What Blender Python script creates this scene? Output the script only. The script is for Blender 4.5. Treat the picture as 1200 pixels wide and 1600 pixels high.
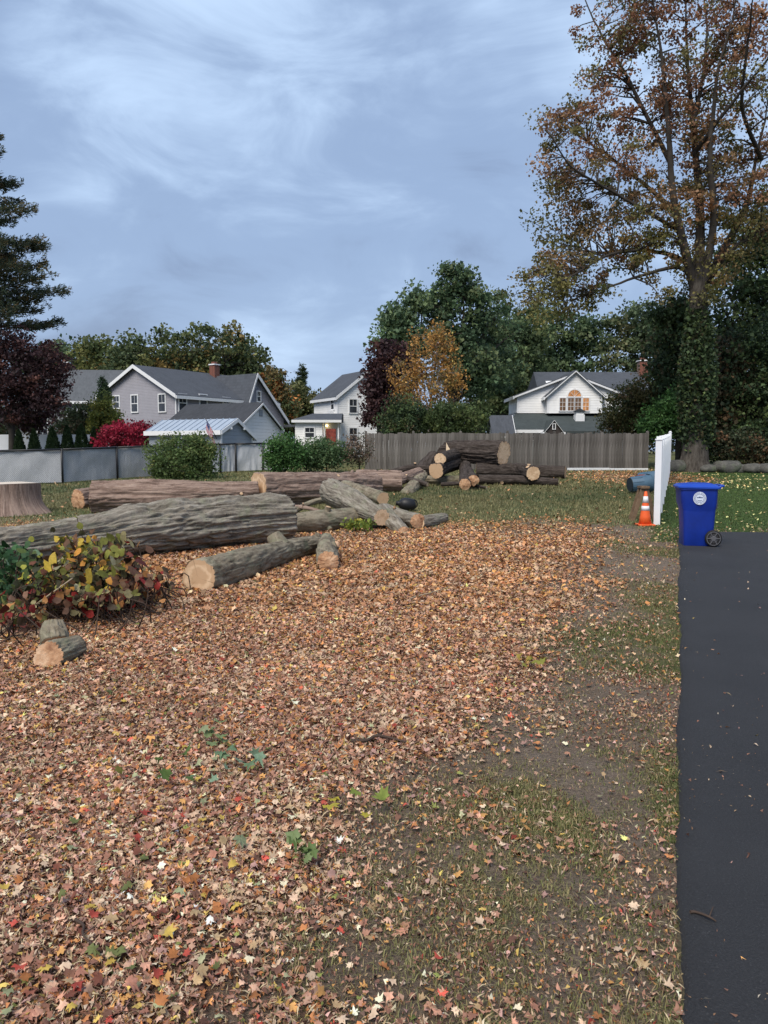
import bpy, bmesh, math, random
import numpy as np
from mathutils import Vector, Matrix
for o in list(bpy.data.objects): bpy.data.objects.remove(o)
SC = bpy.context.scene
COL = SC.collection
# ------------------------------------------------------------------ camera
FPX = 1202.0; HORIZON = 705.0; CAMZ = 1.6
PITCH = math.atan((800-HORIZON)/FPX)
cam = bpy.data.cameras.new('camera'); camo = bpy.data.objects.new('camera', cam); COL.objects.link(camo)
camo.location = (0, 0, CAMZ); camo.rotation_euler = (math.pi/2-PITCH, 0, 0)
cam.sensor_fit = 'VERTICAL'; cam.sensor_height = 32; cam.lens = FPX/1600*32
cam.clip_start = .05; cam.clip_end = 3000
SC.camera = camo
SC.render.resolution_x = 768; SC.render.resolution_y = 1024
# ------------------------------------------------------------------ exposure, sky, sun
SC.view_settings.view_transform = 'Standard'; SC.view_settings.look = 'None'
SC.view_settings.exposure = 1.3; SC.view_settings.gamma = 1; SC.view_settings.use_curve_mapping = False
SUN_EL, SUN_AZ = math.radians(52), math.radians(205)   # soft light from behind the camera, overcast dusk
w = bpy.data.worlds.new('World'); SC.world = w; w.use_nodes = True
nt = w.node_tree; N = nt.nodes; L = nt.links; N.clear()
def wn(t, **k):
    n = N.new(t)
    for a, v in k.items(): setattr(n, a, v)
    return n
def wmath(op, a, b=None, clamp=False):
    n = wn('ShaderNodeMath', operation=op, use_clamp=clamp)
    for i, v in enumerate((a, b)):
        if v is None: continue
        if isinstance(v, (int, float)): n.inputs[i].default_value = v
        else: L.new(v, n.inputs[i])
    return n.outputs[0]
tc = wn('ShaderNodeTexCoord'); sp = wn('ShaderNodeSeparateXYZ'); L.new(tc.outputs['Generated'], sp.inputs[0])
cb = wn('ShaderNodeCombineXYZ'); L.new(sp.outputs[0], cb.inputs[0]); L.new(sp.outputs[1], cb.inputs[1]); L.new(wmath('MULTIPLY', sp.outputs[2], 2.1), cb.inputs[2])
def cloudnoise(scale, detail, rough, dist, off):
    mp = wn('ShaderNodeMapping'); L.new(cb.outputs[0], mp.inputs[0]); mp.inputs['Location'].default_value = off
    mp.inputs['Scale'].default_value = (.85, 1, 1)
    n = wn('ShaderNodeTexNoise'); n.inputs['Scale'].default_value = scale; n.inputs['Detail'].default_value = detail
    n.inputs['Roughness'].default_value = rough; n.inputs['Distortion'].default_value = dist
    L.new(mp.outputs[0], n.inputs['Vector']); return n.outputs[0]
n1 = cloudnoise(2.3, 4, .5, .35, (4.4, 15.5, 10)); n2 = cloudnoise(6.0, 7, .58, .6, (4.7, 1.3, 2))
f = wmath('ADD', wmath('MULTIPLY', n1, .62), wmath('MULTIPLY', n2, .38))
rp = wn('ShaderNodeValToRGB'); L.new(f, rp.inputs[0])
cr = rp.color_ramp; cr.interpolation = 'EASE'
cr.elements[0].position = .34; cr.elements[0].color = (.086, .114, .182, 1)
cr.elements[1].position = .68; cr.elements[1].color = (.262, .340, .455, 1)
e = cr.elements.new(.49); e.color = (.140, .192, .290, 1)
sky = wn('ShaderNodeTexSky', sky_type='NISHITA'); sky.sun_disc = False
sky.sun_elevation = SUN_EL; sky.sun_rotation = SUN_AZ; sky.air_density = 1.2; sky.dust_density = 2.0
sks = wn('ShaderNodeVectorMath', operation='SCALE'); L.new(sky.outputs[0], sks.inputs[0]); sks.inputs['Scale'].default_value = .06
mx = wn('ShaderNodeMix', data_type='RGBA'); mx.inputs['Factor'].default_value = .14
L.new(rp.outputs[0], mx.inputs['A']); L.new(sks.outputs[0], mx.inputs['B'])
hz = wmath('MULTIPLY', wmath('POWER', wmath('SUBTRACT', 1.0, wmath('ABSOLUTE', sp.outputs[2])), 9.0), .42)
mh = wn('ShaderNodeMix', data_type='RGBA'); L.new(hz, mh.inputs['Factor']); L.new(mx.outputs['Result'], mh.inputs['A']); mh.inputs['B'].default_value = (.225, .285, .385, 1)
bg = wn('ShaderNodeBackground'); bg.inputs['Strength'].default_value = 1.0; L.new(mh.outputs['Result'], bg.inputs[0])
wo = wn('ShaderNodeOutputWorld'); L.new(bg.outputs[0], wo.inputs[0])
sl = bpy.data.lights.new('sun', 'SUN'); sl.energy = 1.5; sl.angle = math.radians(32); sl.color = (1, .92, .80)
so = bpy.data.objects.new('sun', sl); COL.objects.link(so); so.location = (-10, -20, 40)
so.rotation_euler = (Vector((math.sin(SUN_AZ)*math.cos(SUN_EL), math.cos(SUN_AZ)*math.cos(SUN_EL), math.sin(SUN_EL)))).to_track_quat('Z', 'Y').to_euler()

# ------------------------------------------------------------------ numeric helpers
def _hash(ix, iy, iz, s):
    h = (ix.astype(np.int64)*374761393 + iy.astype(np.int64)*668265263 + iz.astype(np.int64)*2246822519 + s*3266489917) & 0xffffffff
    h = ((h ^ (h >> 13))*1274126177) & 0xffffffff
    return ((h ^ (h >> 16)) & 0xffff)/65535.0
def vnoise(x, y, z=0.0, s=0):
    x, y, z = np.broadcast_arrays(np.asarray(x, float), np.asarray(y, float), np.asarray(z, float))
    ix, iy, iz = np.floor(x), np.floor(y), np.floor(z)
    fx, fy, fz = x-ix, y-iy, z-iz
    fx, fy, fz = [t*t*(3-2*t) for t in (fx, fy, fz)]
    r = 0
    for a in (0, 1):
        for b in (0, 1):
            for c in (0, 1):
                r = r + _hash(ix+a, iy+b, iz+c, s)*(fx if a else 1-fx)*(fy if b else 1-fy)*(fz if c else 1-fz)
    return r
def fbm(x, y, z=0.0, s=0, o=3):
    r = 0; a = .5; t = 0
    for k in range(o):
        r = r + a*vnoise(np.asarray(x)*2**k, np.asarray(y)*2**k, np.asarray(z)*2**k, s+k); t += a; a *= .5
    return r/t
def softplus(t): return np.logaddexp(0, t)
def gz(X, Y):
    X = np.asarray(X, float); Y = np.asarray(Y, float)
    rise = .026*2*softplus((Y-13)/2) - .018*3*softplus((Y-46)/3) - .008*5*softplus((Y-90)/5)
    side = -.022*softplus(-X-6)*np.clip((Y-14)/8, 0, 1)*np.clip((60-Y)/15, 0, 1)
    return rise + side + .03*(fbm(X*.7, Y*.7, 0, 5, 2)-.5)*np.clip((Y-1)/3, 0, 1)
def gzf(X, Y): return float(gz(X, Y))
def ray(px, py):
    u = (px-600)/FPX; v = (800-py)/FPX
    return u, math.cos(PITCH)+v*math.sin(PITCH), -math.sin(PITCH)+v*math.cos(PITCH)
def P(px, py, Y):
    u, dy, dz = ray(px, py); t = Y/dy
    return Vector((u*t, Y, CAMZ+t*dz))
def G(px, py):
    u, dy, dz = ray(px, py); t = CAMZ/max(-dz, .02)
    for k in range(60):
        t2 = (CAMZ-gzf(u*t, dy*t))/max(-dz, .004); t = .5*t+.5*min(t2, 200)
    return Vector((u*t, dy*t, gzf(u*t, dy*t)))
def MP(px, Y): return px/FPX*Y     # metres covered by px pixels at depth Y
def GX(px, Y):
    X = (px-600)/FPX*Y
    return Vector((X, Y, gzf(X, Y)))

# ------------------------------------------------------------------ materials
MATS = {}
class M:
    def __init__(s, name):
        s.m = bpy.data.materials.new(name); s.m.use_nodes = True; s.t = s.m.node_tree; s.n = s.t.nodes; s.l = s.t.links
        s.b = s.n['Principled BSDF']; s.o = s.n['Material Output']; MATS[name] = s.m
    def new(s, t, **k):
        n = s.n.new(t)
        for a, v in k.items(): setattr(n, a, v)
        return n
    def link(s, a, b): s.l.new(a, b)
    def math(s, op, a, b=None, clamp=False):
        n = s.new('ShaderNodeMath', operation=op, use_clamp=clamp)
        for i, v in enumerate((a, b)):
            if v is None: continue
            if isinstance(v, (int, float)): n.inputs[i].default_value = v
            else: s.link(v, n.inputs[i])
        return n.outputs[0]
    def coord(s, kind='Object', scale=(1, 1, 1)):
        mp = s.new('ShaderNodeMapping'); mp.inputs['Scale'].default_value = scale
        if kind == 'Position': s.link(s.new('ShaderNodeNewGeometry').outputs['Position'], mp.inputs[0])
        elif kind.startswith('@'):
            a = s.new('ShaderNodeAttribute', attribute_name=kind[1:]); s.link(a.outputs['Vector'], mp.inputs[0])
        else: s.link(s.new('ShaderNodeTexCoord').outputs[kind], mp.inputs[0])
        return mp.outputs[0]
    def noise(s, vec, scale, detail=4, rough=.55, dist=0):
        n = s.new('ShaderNodeTexNoise'); s.link(vec, n.inputs['Vector']); n.inputs['Scale'].default_value = scale
        n.inputs['Detail'].default_value = detail; n.inputs['Roughness'].default_value = rough; n.inputs['Distortion'].default_value = dist
        return n.outputs[0]
    def ramp(s, fac, stops, interp='LINEAR'):
        r = s.new('ShaderNodeValToRGB'); s.link(fac, r.inputs[0]); c = r.color_ramp; c.interpolation = interp
        while len(c.elements) < len(stops): c.elements.new(.5)
        for e, (p, col) in zip(c.elements, stops):
            e.position = p; e.color = tuple(col)+(1,) if not isinstance(col, (int, float)) else (col, col, col, 1)
        return r.outputs[0]
    def mix(s, fac, a, b, mode='MIX'):
        n = s.new('ShaderNodeMix', data_type='RGBA', blend_type=mode)
        for k, v in (('Factor', fac), ('A', a), ('B', b)):
            if isinstance(v, (int, float)): n.inputs[k].default_value = v if k == 'Factor' else (v, v, v, 1)
            elif isinstance(v, tuple): n.inputs[k].default_value = v+(1,)
            else: s.link(v, n.inputs[k])
        return n.outputs['Result']
    def bump(s, h, strength=.5, dist=.02):
        b = s.new('ShaderNodeBump'); b.inputs['Strength'].default_value = strength; b.inputs['Distance'].default_value = dist
        s.link(h, b.inputs['Height']); s.link(b.outputs[0], s.b.inputs['Normal']); return s
    def col(s, c):
        if isinstance(c, tuple): s.b.inputs['Base Color'].default_value = c+(1,)
        else: s.link(c, s.b.inputs['Base Color'])
        return s
    def pbr(s, rough=.7, spec=.3, metal=0):
        s.b.inputs['Roughness'].default_value = rough; s.b.inputs['Specular IOR Level'].default_value = spec; s.b.inputs['Metallic'].default_value = metal
        return s
def plain(name, c, rough=.7, spec=.3, metal=0, var=.12, scale=6, kind='Object'):
    m = M(name); v = m.noise(m.coord(kind), scale, 5, .6)
    d = tuple(x*(1-var) for x in c); l = tuple(min(1, x*(1+var)) for x in c)
    m.col(m.ramp(v, [(.3, d), (.7, l)])).pbr(rough, spec, metal); return m
def leafmat(name, attr='Col', trans=.3, rough=.6):
    m = M(name)
    if attr == 'OBJ': src = m.new('ShaderNodeObjectInfo').outputs['Color']
    else: src = m.new('ShaderNodeAttribute', attribute_name=attr).outputs['Color']
    v = m.noise(m.coord('Position'), 40, 3); c = m.mix(1.0, src, m.ramp(v, [(.3, .78), (.7, 1.18)]), 'MULTIPLY')
    m.col(c).pbr(rough, .25)
    if trans:
        t = m.new('ShaderNodeBsdfTranslucent'); m.link(c, t.inputs[0])
        x = m.new('ShaderNodeMixShader'); x.inputs[0].default_value = trans
        m.link(m.b.outputs[0], x.inputs[1]); m.link(t.outputs[0], x.inputs[2]); m.link(x.outputs[0], m.o.inputs[0])
    return m

# ------------------------------------------------------------------ object helpers
def tag(o, label=None, cat=None, group=None, kind=None):
    if label: o['label'] = label
    if cat: o['category'] = cat
    if group: o['group'] = group
    if kind: o['kind'] = kind
    return o
def thing(name, label, cat, loc=(0, 0, 0), rz=0, group=None):
    o = bpy.data.objects.new(name, None); COL.objects.link(o); o.empty_display_size = .2
    o.location = loc; o.rotation_euler = (0, 0, rz); return tag(o, label, cat, group)
def mesh(name, V, F, mat=None, smooth=False, cols=None, attrs=None):
    me = bpy.data.meshes.new(name)
    if isinstance(F, np.ndarray):
        V = np.asarray(V, np.float32); nf, k = F.shape
        me.vertices.add(len(V)); me.vertices.foreach_set('co', V.ravel())
        me.loops.add(nf*k); me.loops.foreach_set('vertex_index', F.astype(np.int32).ravel())
        me.polygons.add(nf); me.polygons.foreach_set('loop_start', np.arange(0, nf*k, k, dtype=np.int32))
        me.update(calc_edges=True)
    else:
        me.from_pydata([tuple(v) for v in V], [], [tuple(f) for f in F]); me.update()
    if smooth: me.polygons.foreach_set('use_smooth', np.ones(len(me.polygons), bool))
    if cols is not None:
        c = np.ones((len(V), 4), np.float32); c[:, :3] = cols
        me.attributes.new('Col', 'FLOAT_COLOR', 'POINT').data.foreach_set('color', c.ravel())
    for k, a in (attrs or {}).items():
        me.attributes.new(k, 'FLOAT_VECTOR', 'POINT').data.foreach_set('vector', np.asarray(a, np.float32).ravel())
    if mat: me.materials.append(MATS[mat])
    return me
def obj(name, me, parent=None, loc=None, rot=None, scale=None):
    o = bpy.data.objects.new(name, me); COL.objects.link(o); o.parent = parent
    if loc is not None: o.location = loc
    if rot is not None: o.rotation_euler = rot
    if scale is not None: o.scale = scale
    return o
def part(name, V, F, mat, parent=None, smooth=False, **k): return obj(name, mesh(name, V, F, mat, smooth, **k), parent)
class MB:
    def __init__(s): s.v = []; s.f = []
    def add(s, V, F):
        n = len(s.v); s.v += [tuple(v) for v in V]; s.f += [tuple(i+n for i in f) for f in F]; return s
    def box(s, x0, x1, y0, y1, z0, z1):
        return s.add([(x, y, z) for z in (z0, z1) for y in (y0, y1) for x in (x0, x1)],
                     [(0, 2, 3, 1), (4, 5, 7, 6), (0, 1, 5, 4), (2, 6, 7, 3), (0, 4, 6, 2), (1, 3, 7, 5)])
    def extr(s, poly, d):                 # poly of 3-D points extruded along vector d
        n = len(poly); d = Vector(d); p = [Vector(q) for q in poly]
        return s.add(p+[q+d for q in p], [tuple(range(n))[::-1], tuple(range(n, 2*n))]+[(i, (i+1) % n, (i+1) % n+n, i+n) for i in range(n)])
    def bar(s, a, b, r, n=8, r2=None):
        V, F = tubes([(np.array([a, b], float), np.array([r, r2 if r2 is not None else r]))], n)
        k = len(V); s.add(V, F.tolist()); m = len(s.v)-k
        s.f.append(tuple(range(m, m+n))[::-1]); s.f.append(tuple(range(m+n, m+2*n))); return s
    def lathe(s, prof, n=24, c=(0, 0, 0)):
        V = [(c[0]+r*math.cos(2*math.pi*k/n), c[1]+r*math.sin(2*math.pi*k/n), c[2]+z) for r, z in prof for k in range(n)]
        F = [(i*n+k, i*n+(k+1) % n, (i+1)*n+(k+1) % n, (i+1)*n+k) for i in range(len(prof)-1) for k in range(n)]
        F += [tuple(range(n))[::-1], tuple(range((len(prof)-1)*n, len(prof)*n))]
        return s.add(V, F)
    def build(s, name, mat, parent=None, smooth=False, bevel=0):
        o = part(name, s.v, s.f, mat, parent, smooth)
        bm = bmesh.new(); bm.from_mesh(o.data); bmesh.ops.recalc_face_normals(bm, faces=bm.faces); bm.to_mesh(o.data); bm.free()
        if bevel:
            b = o.modifiers.new('bevel', 'BEVEL'); b.width = bevel; b.segments = 2; b.limit_method = 'ANGLE'
        return o
def tubes(paths, n=6):
    VV = []; FF = []; off = 0
    th = np.arange(n)*2*np.pi/n
    for pts, rad in paths:
        pts = np.asarray(pts, float); rad = np.asarray(rad, float); m = len(pts)
        T = np.gradient(pts, axis=0); T /= np.linalg.norm(T, axis=1, keepdims=True)+1e-9
        ref = np.array([0, 0, 1.]) if abs(T.mean(0)[2]) < .9*np.linalg.norm(T.mean(0))+1e-6 else np.array([1., 0, 0])
        A = np.cross(T, ref); A /= np.linalg.norm(A, axis=1, keepdims=True)+1e-9; B = np.cross(T, A)
        V = pts[:, None]+rad[:, None, None]*(np.cos(th)[None, :, None]*A[:, None]+np.sin(th)[None, :, None]*B[:, None])
        VV.append(V.reshape(-1, 3)); i = np.arange(m-1)[:, None]*n; k = np.arange(n)[None]
        FF.append(np.stack([i+k, i+(k+1) % n, i+n+(k+1) % n, i+n+k], -1).reshape(-1, 4)+off); off += m*n
    return np.concatenate(VV), np.concatenate(FF)
def curve(ctrl, m=8):
    ctrl = np.asarray(ctrl, float); k = len(ctrl)
    if k == 2: return ctrl[0]+np.linspace(0, 1, m)[:, None]*(ctrl[1]-ctrl[0])
    t = np.linspace(0, k-1, m); i = np.clip(t.astype(int), 0, k-2); f = (t-i)[:, None]
    p = np.concatenate([[2*ctrl[0]-ctrl[1]], ctrl, [2*ctrl[-1]-ctrl[-2]]])
    a, b, c, d = p[i], p[i+1], p[i+2], p[i+3]
    return .5*(2*b+(c-a)*f+(2*a-5*b+4*c-d)*f*f+(3*b-a-3*c+d)*f**3)
def unit(a): return a/(np.linalg.norm(a, axis=-1, keepdims=True)+1e-9)
def cards(C, S, rng, up=.6, along=None, wid=.38):
    n = len(C); nr = unit(rng.normal(size=(n, 3))+np.array([0, 0, up])); t = unit(rng.normal(size=(n, 3)) if along is None else along+.25*rng.normal(size=(n, 3)))
    b = unit(np.cross(nr, t)); nn = np.cross(t, b); S = np.broadcast_to(np.asarray(S), (n,))[:, None]
    V = np.stack([C-t*S*.5, C+b*S*wid+nn*S*.14, C+t*S*.5, C-b*S*wid+nn*S*.14], 1).reshape(-1, 3)
    return V, np.arange(4*n).reshape(-1, 4)
def pick(pal, n, rng):
    c = np.array([p[0] for p in pal]); w_ = np.array([p[1] for p in pal], float)
    return c[rng.choice(len(pal), n, p=w_/w_.sum())]
# ------------------------------------------------------------------ material library
def bark(name, dark, mid, light, sc, bumpd=.02, moss=None):
    m = M(name); c = m.coord('@bk')
    a = m.noise(m.coord('@bk', sc), 1.0, 6, .65, .6); b = m.noise(c, 2.2, 5, .6)
    col = m.ramp(a, [(.34, dark), (.47, mid), (.64, light)])
    col = m.mix(m.ramp(b, [(.35, 0.0), (.75, .55)]), col, light)
    if moss: col = m.mix(m.ramp(m.noise(c, 3.1, 6, .7), [(.5, 0.0), (.68, .6)]), col, moss)
    sk = m.noise(c, 34, 4, .7); col = m.mix(m.ramp(sk, [(.58, 0.0), (.70, .45)]), col, tuple(min(.6, x*1.5) for x in light)); col = m.mix(m.ramp(m.noise(m.coord('@bk', (30, 30, 9)), 1.0, 4, .7), [(.30, .55), (.42, 0.0)]), col, dark)
    m.col(col).pbr(.92, .12).bump(m.math('ADD', a, m.math('MULTIPLY', sk, .5)), 1.0, bumpd); return m
bark('bark_grey', (.062, .048, .036), (.172, .148, .118), (.35, .318, .265), (16, 16, 2.6), .03, (.21, .225, .15))
bark('bark_brown', (.060, .040, .032), (.20, .135, .108), (.36, .27, .22), (20, 20, 1.6), .03)
bark('bark_dark', (.016, .0125, .0105), (.046, .036, .031), (.092, .076, .067), (15, 15, 3), .03)
bark('bark_olive', (.058, .045, .032), (.160, .132, .095), (.30, .262, .195), (9, 9, 4), .015, (.16, .19, .12))
m = M('cut_wood'); v = m.coord('@rc')
ln = m.new('ShaderNodeVectorMath', operation='LENGTH'); m.link(v, ln.inputs[0])
nz = m.noise(v, 7, 4); rr = m.math('ADD', m.math('MULTIPLY', ln.outputs['Value'], 230.0), m.math('MULTIPLY', nz, 9.0))
ring = m.math('SINE', rr)
col = m.ramp(ring, [(0, (.54, .365, .225)), (1, (.70, .51, .335))])
col = m.mix(m.ramp(m.noise(v, 9, 5, .7), [(.5, 0.0), (.8, .6)]), col, (.52, .31, .165))
col = m.mix(m.ramp(m.noise(m.coord('@rc', (60, 6, 6)), 1.0, 3), [(.62, 0.0), (.7, .6)]), col, (.30, .16, .085))
sx = m.new('ShaderNodeSeparateXYZ'); m.link(v, sx.inputs[0]); an = m.math('ARCTAN2', sx.outputs[1], sx.outputs[0])
ck = m.math('ABSOLUTE', m.math('SINE', m.math('ADD', m.math('MULTIPLY', an, 1.5), m.math('MULTIPLY', sx.outputs[2], 9.0))))
ck = m.math('ADD', ck, m.math('MULTIPLY', m.noise(v, 24, 3), .10)); col = m.mix(m.ramp(ck, [(.045, .75), (.10, 0.0)]), col, (.20, .11, .06))
m.col(col).pbr(.8, .2).bump(m.noise(m.coord('@rc', (90, 14, 14)), 1, 3), .4, .006)
m = M('cut_wood_rusty'); v = m.coord('@rc')
col = m.ramp(m.noise(v, 8, 6, .7), [(.3, (.20, .09, .05)), (.5, (.50, .29, .165)), (.7, (.68, .48, .32))]); m.col(col).pbr(.85, .2).bump(m.noise(v, 30, 4), .6, .02)
plain('stump_wood', (.60, .52, .43), .85, .2, scale=9); plain('fresh_wood', (.70, .55, .38), .8, .2, scale=14)
plain('wood_chip', (.56, .44, .30), .9, .1)
leafmat('leaf_attr', 'Col', .18); leafmat('leaf_object', 'OBJ', .25); leafmat('crown_leaf', 'Col', .35); leafmat('litter_leaf', 'Col', .08, .75)
m = M('asphalt'); c = m.coord('Position'); a = m.noise(c, 130, 4, .75); b = m.noise(c, 1.1, 5, .6)
col = m.ramp(a, [(.30, (.012, .0122, .0135)), (.60, (.036, .0365, .040)), (.74, (.115, .115, .118))])
col = m.mix(m.ramp(b, [(.35, .0), (.72, .35)]), col, (.056, .056, .059)); m.col(col).pbr(.78, .35).bump(a, 1.0, .012)
m = M('ground'); z = m.coord('@zone'); sp_ = m.new('ShaderNodeSeparateXYZ'); m.link(z, sp_.inputs[0])
c = m.coord('Position'); fine = m.noise(c, 55, 6, .72); mid = m.noise(c, 6, 6, .65); big = m.noise(c, .8, 5, .6)
dirt = m.ramp(fine, [(.28, (.085, .063, .047)), (.48, (.215, .162, .120)), (.70, (.40, .315, .235))])
dirt = m.mix(m.ramp(mid, [(.35, 0.0), (.65, .75)]), dirt, (.255, .208, .168))
dirt = m.mix(m.ramp(big, [(.4, 0.0), (.62, .55)]), dirt, (.175, .125, .088))
lit = m.ramp(m.noise(c, 42, 6, .75), [(.3, (.055, .034, .024)), (.47, (.17, .095, .064)), (.6, (.33, .20, .135)), (.75, (.50, .36, .25))])
gr = m.ramp(m.noise(c, 40, 6, .75), [(.28, (.045, .042, .020)), (.46, (.115, .118, .048)), (.6, (.20, .175, .085)), (.76, (.34, .27, .15))])
gr = m.mix(m.ramp(big, [(.35, 0.0), (.7, .5)]), gr, (.066, .100, .040))
chip = m.ramp(m.noise(c, 38, 4, .7), [(.35, (.13, .09, .05)), (.55, (.34, .26, .155)), (.75, (.50, .41, .27))])
nm = m.math('MULTIPLY', m.math('SUBTRACT', mid, .5), .9)
col = m.mix(m.ramp(m.math('ADD', sp_.outputs[0], nm), [(.35, 0.0), (.65, 1.0)]), dirt, lit)
col = m.mix(m.ramp(m.math('ADD', sp_.outputs[1], nm), [(.35, 0.0), (.7, 1.0)]), col, gr)
lawn = m.ramp(m.noise(c, 30, 5, .7), [(.3, (.035, .065, .018)), (.6, (.075, .115, .036)), (.8, (.12, .15, .05))]); col = m.mix(m.ramp(m.math('MULTIPLY', sp_.outputs[0], -1.0), [(.3, 0.0), (.7, .9)]), col, lawn)
col = m.mix(m.ramp(m.math('ADD', sp_.outputs[2], nm), [(.4, 0.0), (.7, .9)]), col, chip)
m.col(col).pbr(.95, .1); m.bump(m.math('ADD', m.math('MULTIPLY', fine, .7), mid), 1.0, .06)

# ------------------------------------------------------------------ ground zones
_b = np.array([tuple(G(*q))[:2] for q in ((500, 1600), (560, 1500), (650, 1400), (700, 1300), (712, 1200), (735, 1130), (800, 1050), (880, 960), (925, 900), (940, 855), (930, 826))])
def XB(Y): return np.interp(Y, _b[:, 1], _b[:, 0])-.045*np.clip(np.asarray(Y)-2, 0, 9)
def drive_x(Y): return .847+.3815*(np.asarray(Y)-2.04)+.012*np.sin(np.asarray(Y)*1.3)+.008*np.sin(np.asarray(Y)*3.7+1)
DRIVE_END = 14.35
def sig(t): return 1/(1+np.exp(-np.clip(t, -30, 30)))
def d_leaf(X, Y):
    n = fbm(X*1.1, Y*1.1, 0, 11, 3)-.5; n2 = fbm(X*.5, Y*.35, 0, 13, 2)-.5
    d = sig((XB(Y)-X+n*1.6)/(.10+.020*Y))*sig((14.9+.22*np.clip(X, -3, 4)-Y+n*3.5)/.85)
    d = d*np.where(Y < 3.2, np.clip(.62+.25*(Y-2)+n2*1.0, .35, 1), 1)*np.clip(.95+n*.8, .3, 1)
    base = np.exp(-((X-10.6)**2/10+(Y-33)**2/26))*.9
    return np.maximum(d, base)
def d_drive(X, Y): return (X > drive_x(Y)-.02) & (Y < DRIVE_END)
BARE = [(tuple(G(770, 1350))[:2], .30, .26), (tuple(G(850, 1175))[:2], .35, .35), (tuple(G(920, 1230))[:2], .25, .3), (tuple(G(690, 1195))[:2], .3, .3), (tuple(G(900, 880))[:2], .8, 1.6), (tuple(G(1000, 1330))[:2], .12, .3)]
def d_grass(X, Y):
    n = fbm(X*1.3, Y*.9, 0, 21, 3)-.5; n2 = fbm(X*.6, Y*.6, 3, 23, 2)-.5
    far = sig((Y-15.6-.15*np.clip(X, -3, 3)+n*3.2)/.7)
    edge = np.exp(-((drive_x(Y)-.75-X)/.55)**2)*np.clip(.62+n*2.0+n2, 0.1, 1)
    near = np.exp(-((X-.42)/.42)**2-((Y-2.35)/.65)**2)*1.0*np.clip(.75+n*1.6, .1, 1)
    bare = sum(np.exp(-((X-p_[0])/a_)**2-((Y-p_[1])/b_)**2) for p_, a_, b_ in BARE)
    strip = sig((X-XB(Y)+.15)/.3)*np.clip(.74+n*2.0+n2*1.3-2.0*bare, .02, .98); edge = edge*(1-.9*np.clip(bare, 0, 1))
    right = sig((X-(5.0+.386*(Y-14.3)))/.12)*(Y > 13.2)
    return np.clip(np.maximum.reduce([far, edge, near, strip, right]), 0, 1)*(1-.8*np.clip(d_leaf(X, Y), 0, 1))
def d_chip(X, Y):
    n = fbm(X*.9, Y*.9, 0, 31, 3)-.5
    return np.clip(1.1*np.exp(-((X+7.2)**2/3.4+(Y-16.3)**2/2.2))+.9*np.exp(-((X+.9)**2/1.6+(Y-10.2)**2/.5))+n*.6, 0, 1)
def lines(segs): return np.unique(np.concatenate([np.arange(a, b, s) for a, b, s in segs]))
xs = lines([(-1500, -200, 260), (-200, -40, 20), (-40, -12, 2), (-12, 14, .16), (14, 40, 2), (40, 200, 20), (200, 1501, 260)])
ys = lines([(-300, -20, 40), (-20, 0, 2), (0, 20, .16), (20, 50, .6), (50, 110, 4), (110, 400, 40), (400, 2001, 320)])
XX, YY = np.meshgrid(xs, ys); n_, k_ = XX.shape
V = np.stack([XX, YY, gz(XX, YY)], -1).reshape(-1, 3)
i = np.arange(n_-1)[:, None]*k_; j = np.arange(k_-1)[None]
F = np.stack([i+j, i+j+1, i+k_+j+1, i+k_+j], -1).reshape(-1, 4)
rl = sig((V[:, 0]-(5.0+.386*(V[:, 1]-14.3)))/.12)*(V[:, 1] > 13.2)*(V[:, 1] < 36); dlf = d_leaf(V[:, 0], V[:, 1])
zone = np.stack([np.where((rl > .5) & (dlf < .3), -1.0, dlf), d_grass(V[:, 0], V[:, 1]), d_chip(V[:, 0], V[:, 1])], -1)
ground = tag(part('ground', V, F, 'ground', smooth=True, attrs={'zone': zone}), 'bare soil and lawn of the cleared yard', kind='structure')
# driveway: a thin slab with a ragged left edge
ys = np.concatenate([np.arange(-6, DRIVE_END, .12), [DRIVE_END]]); rng = np.random.default_rng(2)
frac = np.concatenate([[0, 0, .004], np.linspace(.05, 1, 20)]); V = []
for y in ys:
    x0 = float(drive_x(y))+.006*rng.normal(); x1 = 26
    for q, f_ in enumerate(frac):
        x = x0+(x1-x0)*f_-(.03 if q == 0 else 0); yy = y+(.03*math.sin(x*2.1)+.02*math.sin(x*7) if y == DRIVE_END else 0)
        V.append((x, yy, gzf(x, yy)+(-.02 if q == 0 else .022 if q == 1 else .03)))
k_ = len(frac); V = np.array(V); n_ = len(ys); i = np.arange(n_-1)[:, None]*k_; j = np.arange(k_-1)[None]
F = np.stack([i+j, i+j+1, i+k_+j+1, i+k_+j], -1).reshape(-1, 4)
endv = V[-k_:]-np.array([0, -.02, .06]); nb = len(V); V = np.concatenate([V, endv]); j = np.arange(k_-1)
F = np.concatenate([F, np.stack([nb-k_+j, nb-k_+j+1, nb+j+1, nb+j], -1)])
tag(part('driveway', V, F, 'asphalt', smooth=False), 'freshly sealed dark asphalt driveway', kind='structure')

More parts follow.
